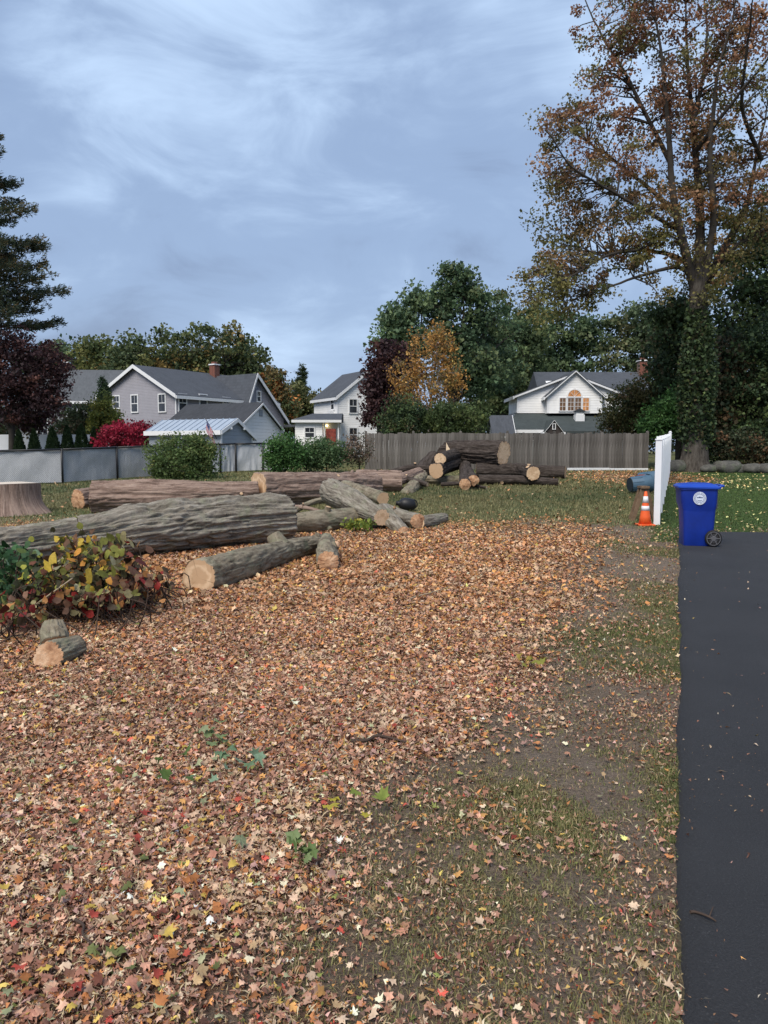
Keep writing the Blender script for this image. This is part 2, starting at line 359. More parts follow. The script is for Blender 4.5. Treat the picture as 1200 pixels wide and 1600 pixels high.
# ------------------------------------------------------------------ fallen leaves
OUT1 = [(90, 1), (74, .62), (66, .66), (44, .98), (30, .58), (20, .60), (2, .80), (-18, .46), (-52, .52), (-80, .22), (-90, .30)]
OUT1 = OUT1+[(180-a, r) for a, r in OUT1[1:-1]][::-1]
OUT2 = [(90, 1), (65, .55), (38, .95), (8, .6), (-50, .55), (-90, .3), (230, .55), (172, .6), (142, .95), (115, .55)]
def outline(o): return np.array([(r*math.cos(math.radians(a)), r*math.sin(math.radians(a))) for a, r in o])
LITTER = [((.40, .210, .145), 24), ((.52, .32, .225), 17), ((.28, .135, .092), 16), ((.15, .075, .055), 13), ((.46, .19, .075), 10), ((.54, .29, .10), 8),
          ((.60, .45, .32), 16), ((.56, .40, .11), 2.6), ((.44, .075, .055), 1.6), ((.19, .22, .06), 2.0), ((.40, .40, .24), 1.6), ((.40, .24, .21), 10)]
def leaf_mesh_arrays(pos, size, rng, out, lift=.02, tilt=.38):
    n = len(pos); o = outline(out); k = len(o)
    loc = np.concatenate([[[0, 0]], o])[None]*np.ones((n, 1, 1)); loc[:, 1:] *= rng.uniform(.85, 1.15, (n, k, 1))
    x, y = loc[..., 0], loc[..., 1]
    a = rng.normal(0, .42, (n, 1)); b = rng.normal(0, .42, (n, 1)); c = rng.normal(0, .4, (n, 1))
    z = a*x*x+b*y*y+c*x*y+rng.normal(0, .07, (n, k+1))
    p = np.stack([x, y, z], -1)*size[:, None, None]*.55
    ang = rng.uniform(0, 2*np.pi, n); tx = rng.normal(0, tilt, n); ty = rng.normal(0, tilt, n)
    ca, sa = np.cos(ang)[:, None], np.sin(ang)[:, None]
    X = p[..., 0]*ca-p[..., 1]*sa; Y = p[..., 0]*sa+p[..., 1]*ca; Z = p[..., 2]+X*np.tan(np.clip(tx, -1.1, 1.1))[:, None]*.8+Y*np.tan(np.clip(ty, -1.1, 1.1))[:, None]*.8
    Z = Z-Z.min(1, keepdims=True)*.75+rng.uniform(0, lift, (n, 1))
    W = pos[:, None, :]+np.stack([X, Y, Z], -1)
    idx = np.arange(n)[:, None]*(k+1); r = np.arange(k)
    F = np.stack([np.broadcast_to(idx, (n, k)), idx+1+r[None], idx+1+((r+1) % k)[None]], -1).reshape(-1, 3)
    return W.reshape(-1, 3), F, k+1
def in_view(X, Y, m=.12):
    u = X/np.maximum(Y, .1); return (np.abs(u) < .5*1200/FPX+m) & (Y > 1.7)
def scatter(n, x0, x1, y0, y1, dens, rng):
    X = rng.uniform(x0, x1, n); Y = rng.uniform(y0, y1, n); k = in_view(X, Y)
    X, Y = X[k], Y[k]; k = rng.uniform(size=len(X)) < dens(X, Y)
    return X[k], Y[k]
rng = np.random.default_rng(7)
VV = []; FF = []; CC = []; off = 0
def dl(X, Y): return np.where(d_drive(X, Y), .0, np.clip(d_leaf(X, Y), .02, 1))
for (y0, y1, dn, out, s0, s1) in ((1.75, 4.0, 3000, OUT1, .016, .050), (4.0, 7.5, 1500, OUT2, .024, .060), (7.5, 11, 760, OUT2, .034, .086), (11, 18.5, 640, OUT2[::2], .030, .074), (18.5, 40, 60, OUT2[::2], .07, .10)):
    x0 = -.75*y1; x1 = .75*y1; X, Y = scatter(int(dn*(x1-x0)*(y1-y0)), x0, x1, y0, y1, dl, rng)
    size = rng.uniform(s0, s1, len(X)); pos = np.stack([X, Y, gz(X, Y)], -1)
    col = pick(LITTER, len(X), rng)
    warm = sig((Y-6.0+2*(fbm(X, Y, 0, 44)-.5))/1.2)[:, None]
    col = col*(1-warm)+warm*(col*.52+.48*np.array([.54, .25, .07]))
    right = (X > 5+.386*(Y-14.3)) & (Y > 13) & (np.hypot(X-10.6, (Y-33)*.7) > 3.5)
    col[right] = pick([((.62, .52, .22), 3), ((.5, .36, .16), 1)], int(right.sum()), rng)
    col = col*np.exp(rng.normal(0, .30, (len(X), 1)))*np.exp(.9*(fbm(X*1.7, Y*1.1, 0, 47, 3)-.5))[:, None]
    ps = (vnoise(X*5, Y*5, 0, 48) > .80)[:, None]; col = np.where(ps, col*.4+.6*np.array([.62, .46, .31])*rng.uniform(.8, 1.15, (len(X), 1)), col)
    V, F, k = leaf_mesh_arrays(pos, size, rng, out, .016, .22+.006*y0)
    VV.append(V); FF.append(F+off); off += len(V); CC.append(np.repeat(col, k, 0))
litter = part('leaf_litter', np.concatenate(VV), np.concatenate(FF), 'litter_leaf', cols=np.clip(np.concatenate(CC), 0, .8))
tag(litter, 'thick carpet of fallen brown, orange and pink maple leaves', 'leaf litter', kind='stuff')
# the leaves one can pick out singly: 300 own objects on the ground
rng = np.random.default_rng(17); LM = []
for k in range(8):
    V, F, _ = leaf_mesh_arrays(np.zeros((1, 3)), np.array([1.0]), rng, OUT1, 0, .25); LM.append(mesh('leaf', V, F, 'leaf_object'))
BRIGHT = [((.38, .07, .05), 1.8), ((.54, .39, .09), 2.6), ((.50, .20, .07), 3), ((.15, .17, .06), 1.6), ((.50, .36, .20), 3), ((.40, .43, .24), 2), ((.42, .2, .14), 4), ((.20, .075, .05), 2.5)]
cnt = 0
while cnt < 300:
    py = 1000+600*rng.uniform()**.8; px = rng.uniform(0, 1060); g = G(px, py)
    inl = float(d_leaf(g.x, g.y)) > .5
    if not inl and rng.uniform() > .16: continue
    if d_drive(g.x, g.y): continue
    o = obj('leaf', LM[cnt % 8], ground, (g.x, g.y, g.z+(.028 if inl else .008)), (rng.normal(0, .15), rng.normal(0, .15), rng.uniform(0, 6.28)))
    s = rng.uniform(.034, .060); o.scale = (s, s, s); c = pick(BRIGHT if inl else [((.48, .26, .17), 3), ((.52, .36, .2), 2)], 1, rng)[0]*math.exp(rng.normal(0, .15)); o.color = (*np.clip(c, 0, .8), 1); cnt += 1

# ------------------------------------------------------------------ wood chips and grass
rng = np.random.default_rng(9)
def dchip(X, Y): return np.clip(.15+.5*fbm(X*2, Y*2, 0, 51, 2)+d_chip(X, Y), 0, 1)*np.where(d_drive(X, Y), .38*np.exp(-((Y-3.0)/1.0)**2)*(fbm(X*2.5, Y*2.5, 0, 57, 2) > .46)+.006, np.where(Y > 15, d_chip(X, Y), 1))
X1, Y1 = scatter(60000, -3, 4.5, 1.75, 6, dchip, rng); X2, Y2 = scatter(70000, -10, 8, 6, 19, dchip, rng)
X = np.concatenate([X1, X2]); Y = np.concatenate([Y1, Y2]); n = len(X)
zt = gz(X, Y)+np.where(d_drive(X, Y), .036, rng.uniform(.004, .03, n))
S = rng.uniform(.005, .02, n)*rng.uniform(.5, 1, n)*np.clip(Y/4, 1, 3.2)
V, F = cards(np.stack([X, Y, zt], -1), S, rng, up=3, wid=.22)
col = pick([((.55, .42, .28), 3), ((.42, .28, .16), 4), ((.68, .60, .47), 1), ((.26, .15, .09), 5), ((.34, .19, .10), 4)], n, rng)
tag(part('wood_chips', V, F, 'leaf_attr', cols=np.repeat(col, 4, 0)), 'pale wood chips and sawdust strewn over the ground', 'wood chips', kind='stuff')
def bare_(X, Y): return sum(np.exp(-((X-p_[0])/a_)**2-((Y-p_[1])/b_)**2) for p_, a_, b_ in BARE)
def dfrag(X, Y): return np.where(d_drive(X, Y), .004, np.clip(d_leaf(X, Y)*.95+.9*np.clip(fbm(X*3, Y*3, 0, 53, 3)-.22-.35*bare_(X, Y), 0, .5), 0, 1))*np.clip((16-Y)/2, 0, 1)
VV = []; CC = []
for (y0, y1, dn, s0, s1) in ((1.75, 3.2, 12000, .008, .028), (3.2, 5.5, 5600, .012, .034), (5.5, 9, 1700, .018, .045), (9, 15.5, 500, .028, .06)):
    x0 = -.75*y1; x1 = .6*y1; X, Y = scatter(int(dn*(x1-x0)*(y1-y0)), x0, x1, y0, y1, dfrag, rng); n = len(X)
    inl = np.clip(d_leaf(X, Y), .35, 1); V, F = cards(np.stack([X, Y, gz(X, Y)+np.where(d_drive(X, Y), .036, rng.uniform(.004, .02, n))], -1), rng.uniform(s0, s1, n)*inl, rng, up=3.2, wid=.30); V += rng.normal(0, .0035*(1+y0/5), V.shape)
    VV.append(V); CC.append(np.repeat(pick(LITTER, n, rng)*np.exp(rng.normal(0, .28, (n, 1)))*.95, 4, 0))
    n = int(n*.16); k = rng.choice(len(X), n, replace=False); V, F = cards(np.stack([X[k], Y[k], gz(X[k], Y[k])+np.where(d_drive(X[k], Y[k]), .036, .018)], -1), rng.uniform(s0*1.6, s1*1.8, n), rng, up=4, wid=.055); VV.append(V); CC.append(np.repeat(pick([((.55, .44, .27), 3), ((.42, .31, .17), 3), ((.25, .16, .09), 2)], n, rng), 4, 0))
VV = np.concatenate(VV); tag(part('leaf_crumbs', VV, np.arange(len(VV)).reshape(-1, 4), 'litter_leaf', cols=np.clip(np.concatenate(CC), 0, .8)), 'crushed leaf crumbs and dry straw matted over soil and path', 'leaf crumbs', kind='stuff')
def blades(X, Y, h, wd, col, rng, lean=.5, one=False):
    n = len(X); B = np.stack([X, Y, gz(X, Y)-.004], -1); a = rng.uniform(0, 6.283, n); d = np.stack([np.cos(a), np.sin(a), 0*a], -1); s = np.stack([-np.sin(a), np.cos(a), 0*a], -1)
    le = np.abs(rng.normal(0, lean, n))[:, None]; h = h[:, None]; w_ = wd[:, None]
    mid = B+d*h*le*.35+np.array([0, 0, 1.])*h*.6; tip = B+d*h*(le*.9+.1)+np.array([0, 0, 1.])*h*np.clip(1.05-le*.55, .15, 1)
    if one: V = np.stack([B-s*w_*1.2, B+s*w_*1.2, tip], 1).reshape(-1, 3); return V, np.arange(3*n).reshape(-1, 3), np.repeat(col, 3, 0)
    V = np.stack([B-s*w_, B+s*w_, mid+s*w_*.8, tip, mid-s*w_*.8], 1).reshape(-1, 3); b = np.arange(n)[:, None]*5
    F = np.concatenate([b+np.array([[0, 1, 2]]), b+np.array([[0, 2, 4]]), b+np.array([[4, 2, 3]])])
    return V, F, np.repeat(col, 5, 0)
GREEN = [((.125, .155, .045), 5), ((.085, .112, .036), 3.5), ((.155, .175, .055), 3), ((.30, .23, .11), 1.8), ((.42, .32, .18), 1.2), ((.20, .14, .07), .8)]
FARG = [((.11, .145, .06), 4), ((.08, .115, .052), 3), ((.175, .195, .085), 2.5), ((.29, .25, .13), 2.6)]
RG = [((.07, .125, .034), 4), ((.09, .145, .042), 3), ((.055, .10, .03), 2)]
VV = []; FF = []; CC = []; off = 0
def dgr(X, Y): return np.where(d_drive(X, Y), 0, d_grass(X, Y)**1.0*np.where(Y < 14, .35+1.0*(vnoise(X*17, Y*13, 0, 65) > .42), 1))
for (y0, y1, dn, h0, h1, wd) in ((1.8, 4, 34000, .008, .034, .0017), (4, 9, 10000, .010, .036, .0032), (9, 15, 2400, .015, .045, .006), (15, 24, 400, .04, .10, .009), (24, 42, 130, .05, .12, .015)):
    x0 = -.75*y1 if y1 > 12 else -.4; x1 = .75*y1; X, Y = scatter(int(dn*(x1-x0)*(y1-y0)), x0, x1, y0, y1, dgr, rng); n = len(X)
    pal = FARG if y0 > 14 else GREEN; col = pick(pal, n, rng)*(1 if y0 < 14 else np.interp(Y, [15, 18, 22, 28, 32], [1.2, 1.1, .72, .75, 1.15])[:, None]); r = (X > 5.0+.386*(Y-14.3)) & (Y > 13.2); col[r] = pick(RG, int(r.sum()), rng)
    dry = (fbm(X*.55, Y*.4, 0, 61, 3) > .5+.06*rng.normal(size=n))[:, None] & (~r)[:, None]; col = np.where(dry, col*.5+.5*np.array([.27, .225, .11]), col)
    h = rng.uniform(h0, h1, n)*(.6+.8*fbm(X*3, Y*3, 0, 71, 2)); h[r] *= .6
    V, F, C = blades(X, Y, h, np.full(n, wd)*rng.uniform(.7, 1.3, n), col*np.exp(rng.normal(0, .18, (n, 1))), rng, 1.0, y0 > 3.5)
    VV.append(V); FF.append(F+off); off += len(V); CC.append(C)
tag(part('grass', np.concatenate(VV), np.concatenate(FF), 'leaf_attr', cols=np.concatenate(CC)), 'patchy lawn grass, green and straw coloured', 'grass', kind='stuff')
print('ground done')
# ------------------------------------------------------------------ logs
def log(name, label, pts, rad, mat, ends=(1, 1), amp=.03, fr=5.0, fl=1.2, seed=0, stubs=(), cut='cut_wood', tilt=((0, 0, 0), (0, 0, 0)), nseg=72, lobes=None, group='felled logs', cat='log', pit=0, wob=.12, knots=()):
    pts = np.array([tuple(p) for p in pts], float); rad = np.array(rad, float)
    Ltot = np.linalg.norm(np.diff(pts, axis=0), axis=1).sum(); nr = int(np.clip(Ltot/.035, 24, 170))
    c = curve(pts, nr); r = np.interp(np.linspace(0, 1, nr), np.linspace(0, 1, len(rad)), rad)
    base = c.mean(0); base[2] = gzf(base[0], base[1]); t = thing(name, label, cat, base, 0, group); c = c-base
    T = unit(np.gradient(c, axis=0)); ref = np.array([0, 0, 1.]) if abs(T.mean(0)[2]) < .8 else np.array([1., 0, 0])
    A = unit(np.cross(T, ref)); B = np.cross(A, T); th = np.arange(nseg)*2*np.pi/nseg
    s = np.concatenate([[0], np.cumsum(np.linalg.norm(np.diff(c, axis=0), axis=1))])[:, None]
    ct, st = np.cos(th)[None], np.sin(th)[None]
    w1 = vnoise(ct*1.3+7, st*1.3, s*.7, seed)-.5
    q = fbm(ct*fr+3, st*fr+9, s*fl+.35*np.sin(s*2)*1.0, seed+3, 3); cr1 = np.exp(-((q-.5)/.055)**2); q2 = fbm(ct*fr*.8+31, st*fr*.8+17, s*fl*.8+5, seed+23, 2); cr2 = np.exp(-((q2-.47)/.04)**2); rid = .55*(q2-.5)*2-1.5*np.maximum(cr1, .8*cr2)+.5; fine = fbm(ct*fr*3.4, st*fr*3.4, s*16, seed+9, 3)-.5; gate = .35+.9*vnoise(ct*fr*1.3+5, st*fr*1.3, s*fl*3.2, seed+41)
    R = r[:, None]*(1+wob*2*w1)+amp*np.clip(rid*gate, -1.3, 1)+amp*.95*fine
    if lobes: R = R*(1+lobes[1]*np.abs(np.cos(lobes[0]*.5*th[None]+lobes[2]+.25*s))**.7-lobes[1]*.6)
    for (ks, kt, kr, kh) in knots:
        d2 = ((s-ks*Ltot)**2+(r[:, None]*np.arctan2(np.sin(th[None]-kt), np.cos(th[None]-kt)))**2)/kr**2; R = R+kh*np.exp(-d2)
    V = c[:, None]+R[..., None]*(ct[..., None]*A[:, None]+st[..., None]*B[:, None])
    for e, k in ((0, 0), (1, nr-1)):          # saw cuts are planes: shear the last rings
        tl = np.array(tilt[e], float)
        for q_, kk in enumerate(range(k, k+(4 if e == 0 else -4), 1 if e == 0 else -1)):
            f_ = (4-q_)/4; V[kk] += T[k]*((V[kk]-c[k])@tl)[:, None]*f_
    bk = np.stack([np.broadcast_to(ct*r[:, None], R.shape), np.broadcast_to(st*r[:, None], R.shape), np.broadcast_to(s, R.shape)], -1)
    bk = bk+np.array([seed*1.7, seed*.9, seed*2.3])
    i = np.arange(nr-1)[:, None]*nseg; k = np.arange(nseg)[None]
    F = np.stack([i+k, i+k+nseg, i+nseg+(k+1) % nseg, i+(k+1) % nseg], -1).reshape(-1, 4).tolist()
    F += [tuple(range(nseg)), tuple(range((nr-1)*nseg, nr*nseg))[::-1]]
    part('bark', V.reshape(-1, 3), F, mat, t, True, attrs={'bk': bk.reshape(-1, 3)})
    def face(ring, cen, nrm, parent=t, nm='cut_face', cm=cut):
        ring = np.asarray(ring); cen = np.asarray(cen); n = len(ring); VV_ = []; rc = []
        u = unit(ring[0]-cen); v = np.cross(nrm, u)
        for f_ in (.975, .6, .3):
            p = cen+(ring-cen)*f_; VV_.append(p+nrm*(.006-(pit*(.975-f_)*(.3+fbm(p[:, 0]*9, p[:, 1]*9, p[:, 2]*9, seed)) if pit else 0))[:, None] if pit else p+nrm*.006)
        VV_.append(np.array([cen+nrm*(.006-pit*.5)])); VA = np.concatenate(VV_)
        rc = np.stack([(VA-cen)@u, (VA-cen)@v, 0*VA[:, 0]+seed*.37], -1)
        rc[:, :2] += .012
        F_ = [(a*n+k_, a*n+(k_+1) % n, (a+1)*n+(k_+1) % n, (a+1)*n+k_) for a in (0, 1) for k_ in range(n)]+[(2*n+k_, 2*n+(k_+1) % n, 3*n) for k_ in range(n)]
        part(nm, VA, F_, cm, parent, False, attrs={'rc': rc})
    if ends[0]: face(V[0], V[0].mean(0), -T[0])
    if ends[1]: face(V[-1], V[-1].mean(0), T[-1])
    for (fs, th_, up_, ln_, r_) in stubs:      # cut side branches: position along, angle round, lean along, length, radius
        k = int(fs*(nr-1)); d = unit(math.cos(th_)*A[k]+math.sin(th_)*B[k]+up_*T[k]); p0 = c[k]+d*r[k]*.4; p1 = c[k]+d*(r[k]+ln_)
        pp = curve([p0, (p0+p1)/2, p1], 7); VV_, FF_ = tubes([(pp, np.linspace(r_*1.45, r_, 7))], 16)
        VV_ = VV_+.25*amp*(fbm(VV_[:, 0]*20, VV_[:, 1]*20, VV_[:, 2]*20, seed)[:, None]-.5)*2
        st_ = part('branch_stub', VV_, FF_, mat, t, True, attrs={'bk': VV_})
        face(VV_[-16:], VV_[-16:].mean(0), unit(pp[-1]-pp[-2]), st_)
    return t
def on(px, Y, r, sink=.06):                    # centre of a log of radius r lying on the ground
    g = GX(px, Y); return Vector((g.x, g.y, g.z+r*(1-sink)))
log('maple_log', 'huge grey shaggy barked maple log, longest and nearest of the felled trunks', [on(-75, 9.5, .27), on(90, 10.7, .30), on(250, 11.9, .39), on(350, 12.7, .41), on(447, 13.4, .415)], (.27, .30, .40, .42, .40), 'bark_grey', (1, 1), .046, 4.2, .95, 1, nseg=200, wob=.09, knots=((.62, 1.3, .22, .05), (.93, 1.6, .18, .06), (.47, 1.7, .2, .05)))
log('limb_log', 'grey limb log with pale round cut face at its near end, by the vines', [P(312, 902, 8.7), on(380, 9.6, .18), on(440, 10.9, .17), on(506, 12.3, .13)], (.195, .19, .165, .125), 'bark_olive', (1, 1), .014, 3, 2.2, 2, stubs=((.68, 2.2, .1, .12, .105), (.93, 1.4, .2, .04, .04)), tilt=((.25, .1, 0), (0, 0, 0)), nseg=90)
log('short_log', 'short stubby log end-on on the leaves, right of the grey limb log', [P(513, 878, 10.2), P(511, 862, 10.9), P(511, 846, 11.7)], (.145, .15, .12), 'bark_olive', (1, 1), .016, 3, 2.5, 3, cut='cut_wood_rusty', stubs=((.55, .6, -.2, .03, .06),), pit=-.06)
log('lying_log', 'olive grey log lying crosswise behind the big grey trunk with a cut knob', [on(452, 14.4, .2), on(505, 14.9, .21), on(566, 15.7, .2)], (.19, .215, .21), 'bark_olive', (1, 1), .012, 3, 2, 4, stubs=((.52, 1.3, .1, .06, .055), (.5, -.7, 0, .05, .05)))
log('ribbed_log', 'reddish brown ribbed log with flat sawn left end beside the tree stump', [on(144, 18.5, .385), on(270, 18.8, .36), on(402, 19.4, .34)], (.39, .36, .33), 'bark_brown', (1, 1), .032, 5, .8, 5, lobes=(7, .13, .6), stubs=((.93, -.2, 0, .03, .055), (.9, .2, 0, .02, .04)), nseg=110)
log('split_log', 'short log showing a rusty cut face, peeking out left of the ribbed log', [on(121, 19.5, .26), on(150, 20, .26), on(175, 20.3, .25)], (.25, .26, .25), 'bark_brown', (1, 1), .03, 4, 1, 6, cut='cut_wood_rusty', pit=-.06)
log('ribbed_log', 'longer reddish ribbed log whose sawn end stands behind the big grey trunk tip', [on(403, 19.6, .45), on(500, 20.8, .42), on(585, 22.4, .36)], (.45, .42, .34), 'bark_brown', (1, 1), .034, 5, .8, 7, lobes=(6, .12, .2), stubs=((.22, 1.35, 0, .02, .05), (.55, .5, 0, .03, .06), (.6, .9, 0, .03, .05)), nseg=110)
log('leaning_log', 'weathered log leaning toward the camera with a clean round cut face', [P(518, 768, 17.2), P(548, 783, 16.2), P(575, 799, 15.4), P(596, 809, 14.9)], (.30, .27, .21, .165), 'bark_grey', (1, 1), .020, 4, 1.2, 8, nseg=90)
log('log', 'log with a round cut face just above the leaning log', [P(540, 764, 20), P(572, 772, 19), P(599, 779, 18.2)], (.22, .18, .15), 'bark_olive', (1, 1), .012, 3, 2, 9)
log('forked_limb', 'short limb with splintered end pointing down beside the leaning log', [P(596, 800, 15.7), P(612, 815, 15.1), P(629, 832, 14.55)], (.17, .15, .125), 'bark_grey', (1, 1), .014, 3, 2, 10, cut='cut_wood_rusty', pit=-.06)
log('forked_limb', 'limb with a cracked orange cut face right of the leaning log', [P(602, 797, 16.3), P(628, 808, 15.8), P(652, 814, 15.2)], (.14, .15, .155), 'bark_grey', (0, 1), .014, 3, 2, 11, pit=-.06, stubs=((.3, 1.2, .3, .03, .03),), cut='cut_wood_rusty')
log('limb_log', 'thin bare limb lying on the grass at the right end of the near logs', [on(655, 15.3, .12), on(675, 15.7, .115), on(694, 16.3, .10)], (.125, .12, .10), 'bark_grey', (1, 1), .01, 3, 2, 12)
# the far pile
PG = 'far log pile'
log('trunk_log', 'thickest dark trunk on top of the far log pile with a double cut end', [P(699, 703, 30.8), P(745, 706, 30.0), P(787, 708, 29.2)], (.42, .45, .46), 'bark_dark', (1, 1), .05, 4, .8, 21, lobes=(2, .20, .25), tilt=((.5, 0, .5), (0, 0, 0)), nseg=110, group=PG)
log('pile_log', 'dark log with large round cut face at the left foot of the far pile', [P(681, 735, 27.3), P(696, 729, 28.6), P(716, 722, 30.4)], (.265, .28, .29), 'bark_dark', (1, 1), .02, 4, 1.2, 22, group=PG)
log('pile_log', 'smaller dark log with pale cut face resting on the left foot of the far pile', [P(688, 717, 27.5), P(699, 714, 28.8), P(714, 709, 30.4)], (.20, .22, .24), 'bark_dark', (1, 1), .016, 4, 1.2, 23, group=PG)
log('leaning_chunk', 'upright dark chunk leaning at the left side of the far pile with fresh top', [P(676, 716, 30.0), P(666, 728, 29.6), P(655, 748, 28.6)], (.27, .30, .26), 'bark_dark', (1, 1), .02, 4, 1.2, 24, tilt=((0, 0, -.6), (0, 0, 0)), stubs=((.55, -1.2, 0, .12, .13),), group=PG)
log('leaning_limb', 'grey limb propped diagonally between the near logs and the far pile', [P(660, 742, 27.4), P(648, 758, 25.8), P(634, 776, 24)], (.20, .21, .22), 'bark_olive', (1, 0), .015, 4, 1.5, 25, group=PG)
log('pile_log', 'dark log standing steeply in front of the far pile, its lower end cracked', [P(727, 729, 29.6), P(727, 742, 27.4), P(727, 757, 25.2)], (.22, .21, .19), 'bark_dark', (1, 1), .018, 4, 1.2, 26, cut='cut_wood_rusty', pit=-.06, tilt=((0, 0, -.3), (0, 0, 0)), group=PG)
log('pile_log', 'side limb with orange cut face right of the steep log in the far pile', [P(730, 736, 28.4), P(735, 744, 27), P(740, 751, 25.6)], (.18, .19, .18), 'bark_dark', (0, 1), .014, 4, 1.2, 27, cut='cut_wood_rusty', pit=-.06, group=PG)
log('pile_log', 'dark curved log under the thick trunk with big cut face at right', [P(744, 735, 29.3), P(785, 736, 29.2), P(815, 736, 28.7), P(833, 740, 27.4)], (.28, .29, .28, .26), 'bark_dark', (1, 1), .022, 4, 1, 28, stubs=((.85, 1.6, .2, .02, .07), (.95, 1.0, .2, .02, .075)), group=PG)
log('pile_log', 'dark log lying behind the far pile and sticking out furthest to the right', [on(800, 32, .27), on(842, 31.8, .27), on(883, 31.4, .26)], (.26, .27, .26), 'bark_dark', (1, 1), .016, 4, 1, 29, group=PG)
log('thin_log', 'long thin trunk lying on the grass along the foot of the far pile', [on(748, 28, .18), on(810, 27.8, .18), on(872, 27.4, .14)], (.18, .18, .13), 'bark_dark', (1, 1), .012, 4, 1.2, 30, stubs=((.3, -.4, 0, .06, .06),), group=PG)
log('thin_log', 'thin trunk on the grass below the left cut faces of the far pile', [on(655, 28.5, .17), on(690, 28.2, .17), on(722, 28, .17)], (.16, .17, .17), 'bark_olive', (1, 1), .012, 4, 1.2, 31, group=PG)
log('dark_log', 'dark slanting log left of the far pile with a pale scraped top', [on(572, 26.8, .24), on(610, 28, .25), on(645, 29.4, .25)], (.22, .25, .24), 'bark_dark', (1, 1), .02, 4, 1.2, 32, group=PG)
log('ribbed_log', 'reddish ribbed log end lying left of the diagonal limb', [on(556, 24.8, .34), on(595, 24.8, .34), on(628, 24.8, .33)], (.33, .34, .32), 'bark_brown', (1, 0), .04, 5, .6, 33, lobes=(6, .13, .3), stubs=((.15, -.3, 0, .12, .1),), group=PG)
log('ribbed_limb', 'slim brown limb slanting up from the ribbed log end to the far pile', [P(600, 756, 25.2), P(630, 748, 26), P(656, 738, 27.2)], (.17, .19, .17), 'bark_brown', (1, 1), .02, 4, 1.2, 34, group=PG)
for k, (a_, b__, r0, mt, lb) in enumerate((((455, 800, 17.2), (530, 778, 18.2), .07, 'bark_olive', 'thin crooked limb behind the olive lying log'), ((430, 795, 17.6), (505, 800, 17.0), .05, 'bark_brown', 'slim brown branch in the gap right of the big grey trunk'), ((545, 752, 24), (640, 741, 26.5), .10, 'bark_brown', 'brown limb lying on top of the ribbed log end'), ((585, 745, 26.5), (668, 757, 25.5), .11, 'bark_dark', 'dark limb crossing under the diagonal propped limb'), ((612, 738, 28.5), (672, 731, 28.2), .12, 'bark_dark', 'dark limb wedged between the slanting log and the far pile'), ((505, 752, 22.4), (575, 744, 24.5), .12, 'bark_brown', 'brown limb resting along the back of the longer ribbed log'), ((566, 800, 15.6), (612, 822, 14.9), .10, 'bark_grey', 'grey limb under the leaning log face'), ((690, 757, 26.6), (760, 764, 25.6), .07, 'bark_dark', 'thin dark branch on the grass before the far pile'))):
    p0, p1 = P(*a_), P(*b__); p0.z = max(p0.z, gzf(p0.x, p0.y)+r0*.8); p1.z = max(p1.z, gzf(p1.x, p1.y)+r0*.8); pm = (p0+p1)/2+Vector((0, .05, .06+.3*r0))
    log('limb', lb, [p0, pm, p1], (r0, r0*.9, r0*.7), mt, (1, 1), .008, 3, 2, 60+k, nseg=30, cat='limb', group='loose limbs between the log piles', stubs=((.6, 1.2, .2, .06, r0*.4),))
sp0 = P(701, 703, 30.25); t = thing('wood_splinter', 'pale splintered slab standing at the left end of the thick top trunk', 'splinter', sp0, 0, PG)
MB().add([(-.22, -.1, -.42), (.05, -.16, -.46), (.12, -.1, .0), (-.02, -.08, .16), (-.2, -.06, .42), (-.16, .02, -.4), (.06, -.02, -.44), (.12, .02, 0), (-.0, .03, .14), (-.17, .0, .38)], [(0, 1, 2, 3, 4), (9, 8, 7, 6, 5), (0, 5, 6, 1), (1, 6, 7, 2), (2, 7, 8, 3), (3, 8, 9, 4), (4, 9, 5, 0)]).build('slab', 'fresh_wood', t); t.scale = (.5, .8, .7)
# firewood chunk in the leaves
log('wood_chunk', 'grey rounded bark chunk standing in the leaves at lower left', [P(86, 1004, 5.9), P(84, 990, 5.95), P(83, 974, 6.0)], (.095, .10, .075), 'bark_olive', (1, 1), .012, 4, 4, 41, group='firewood chunks')
log('wood_chunk', 'split chunk with tan cut face lying below the rounded grey chunk', [P(78, 1024, 5.6), P(97, 1018, 5.72), P(122, 1009, 5.9)], (.095, .09, .075), 'bark_olive', (1, 1), .012, 4, 4, 42, cut='cut_wood_rusty', tilt=((.5, 0, .2), (0, 0, 0)), lobes=(3, .2, .4), group='firewood chunks')
# stump
g = GX(5, 18.5); t = thing('tree_stump', 'wide sawn tree stump with flared roots at the left edge', 'stump', g)
n = 72; th = np.arange(n)*2*np.pi/n; rows = 14; V = []; bk = []
for k in range(rows):
    h = k/(rows-1); fl_ = 1+.5*(1-h)**3*(.45+.8*vnoise(np.cos(th)*2.2+3, np.sin(th)*2.2, 0, 8))
    R = .78*fl_*(1+.13*(vnoise(np.cos(th)*1.4, np.sin(th)*1.4, 2, 4)-.5))+.045*(1-np.abs(2*fbm(np.cos(th)*7, np.sin(th)*7, h*.5, 12, 2)-1))
    zt = -.05+.74*h+(.05*np.cos(th+.6) if k == rows-1 else 0)*np.ones(n)
    V.append(np.stack([R*np.cos(th), R*np.sin(th), zt], -1)); bk.append(np.stack([.8*np.cos(th), .8*np.sin(th), zt*1.0], -1))
V = np.concatenate(V); i = np.arange(rows-1)[:, None]*n; k = np.arange(n)[None]
F = np.stack([i+k, i+(k+1) % n, i+n+(k+1) % n, i+n+k], -1).reshape(-1, 4)
part('bark', V, F, 'bark_brown', t, True, attrs={'bk': np.concatenate(bk)})
top = V[-n:]; cen = top.mean(0); VA = np.concatenate([cen+(top-cen)*.99+[0, 0, .004], cen+(top-cen)*.5+[0, 0, .03*1], [cen+[0, 0, .03]]])
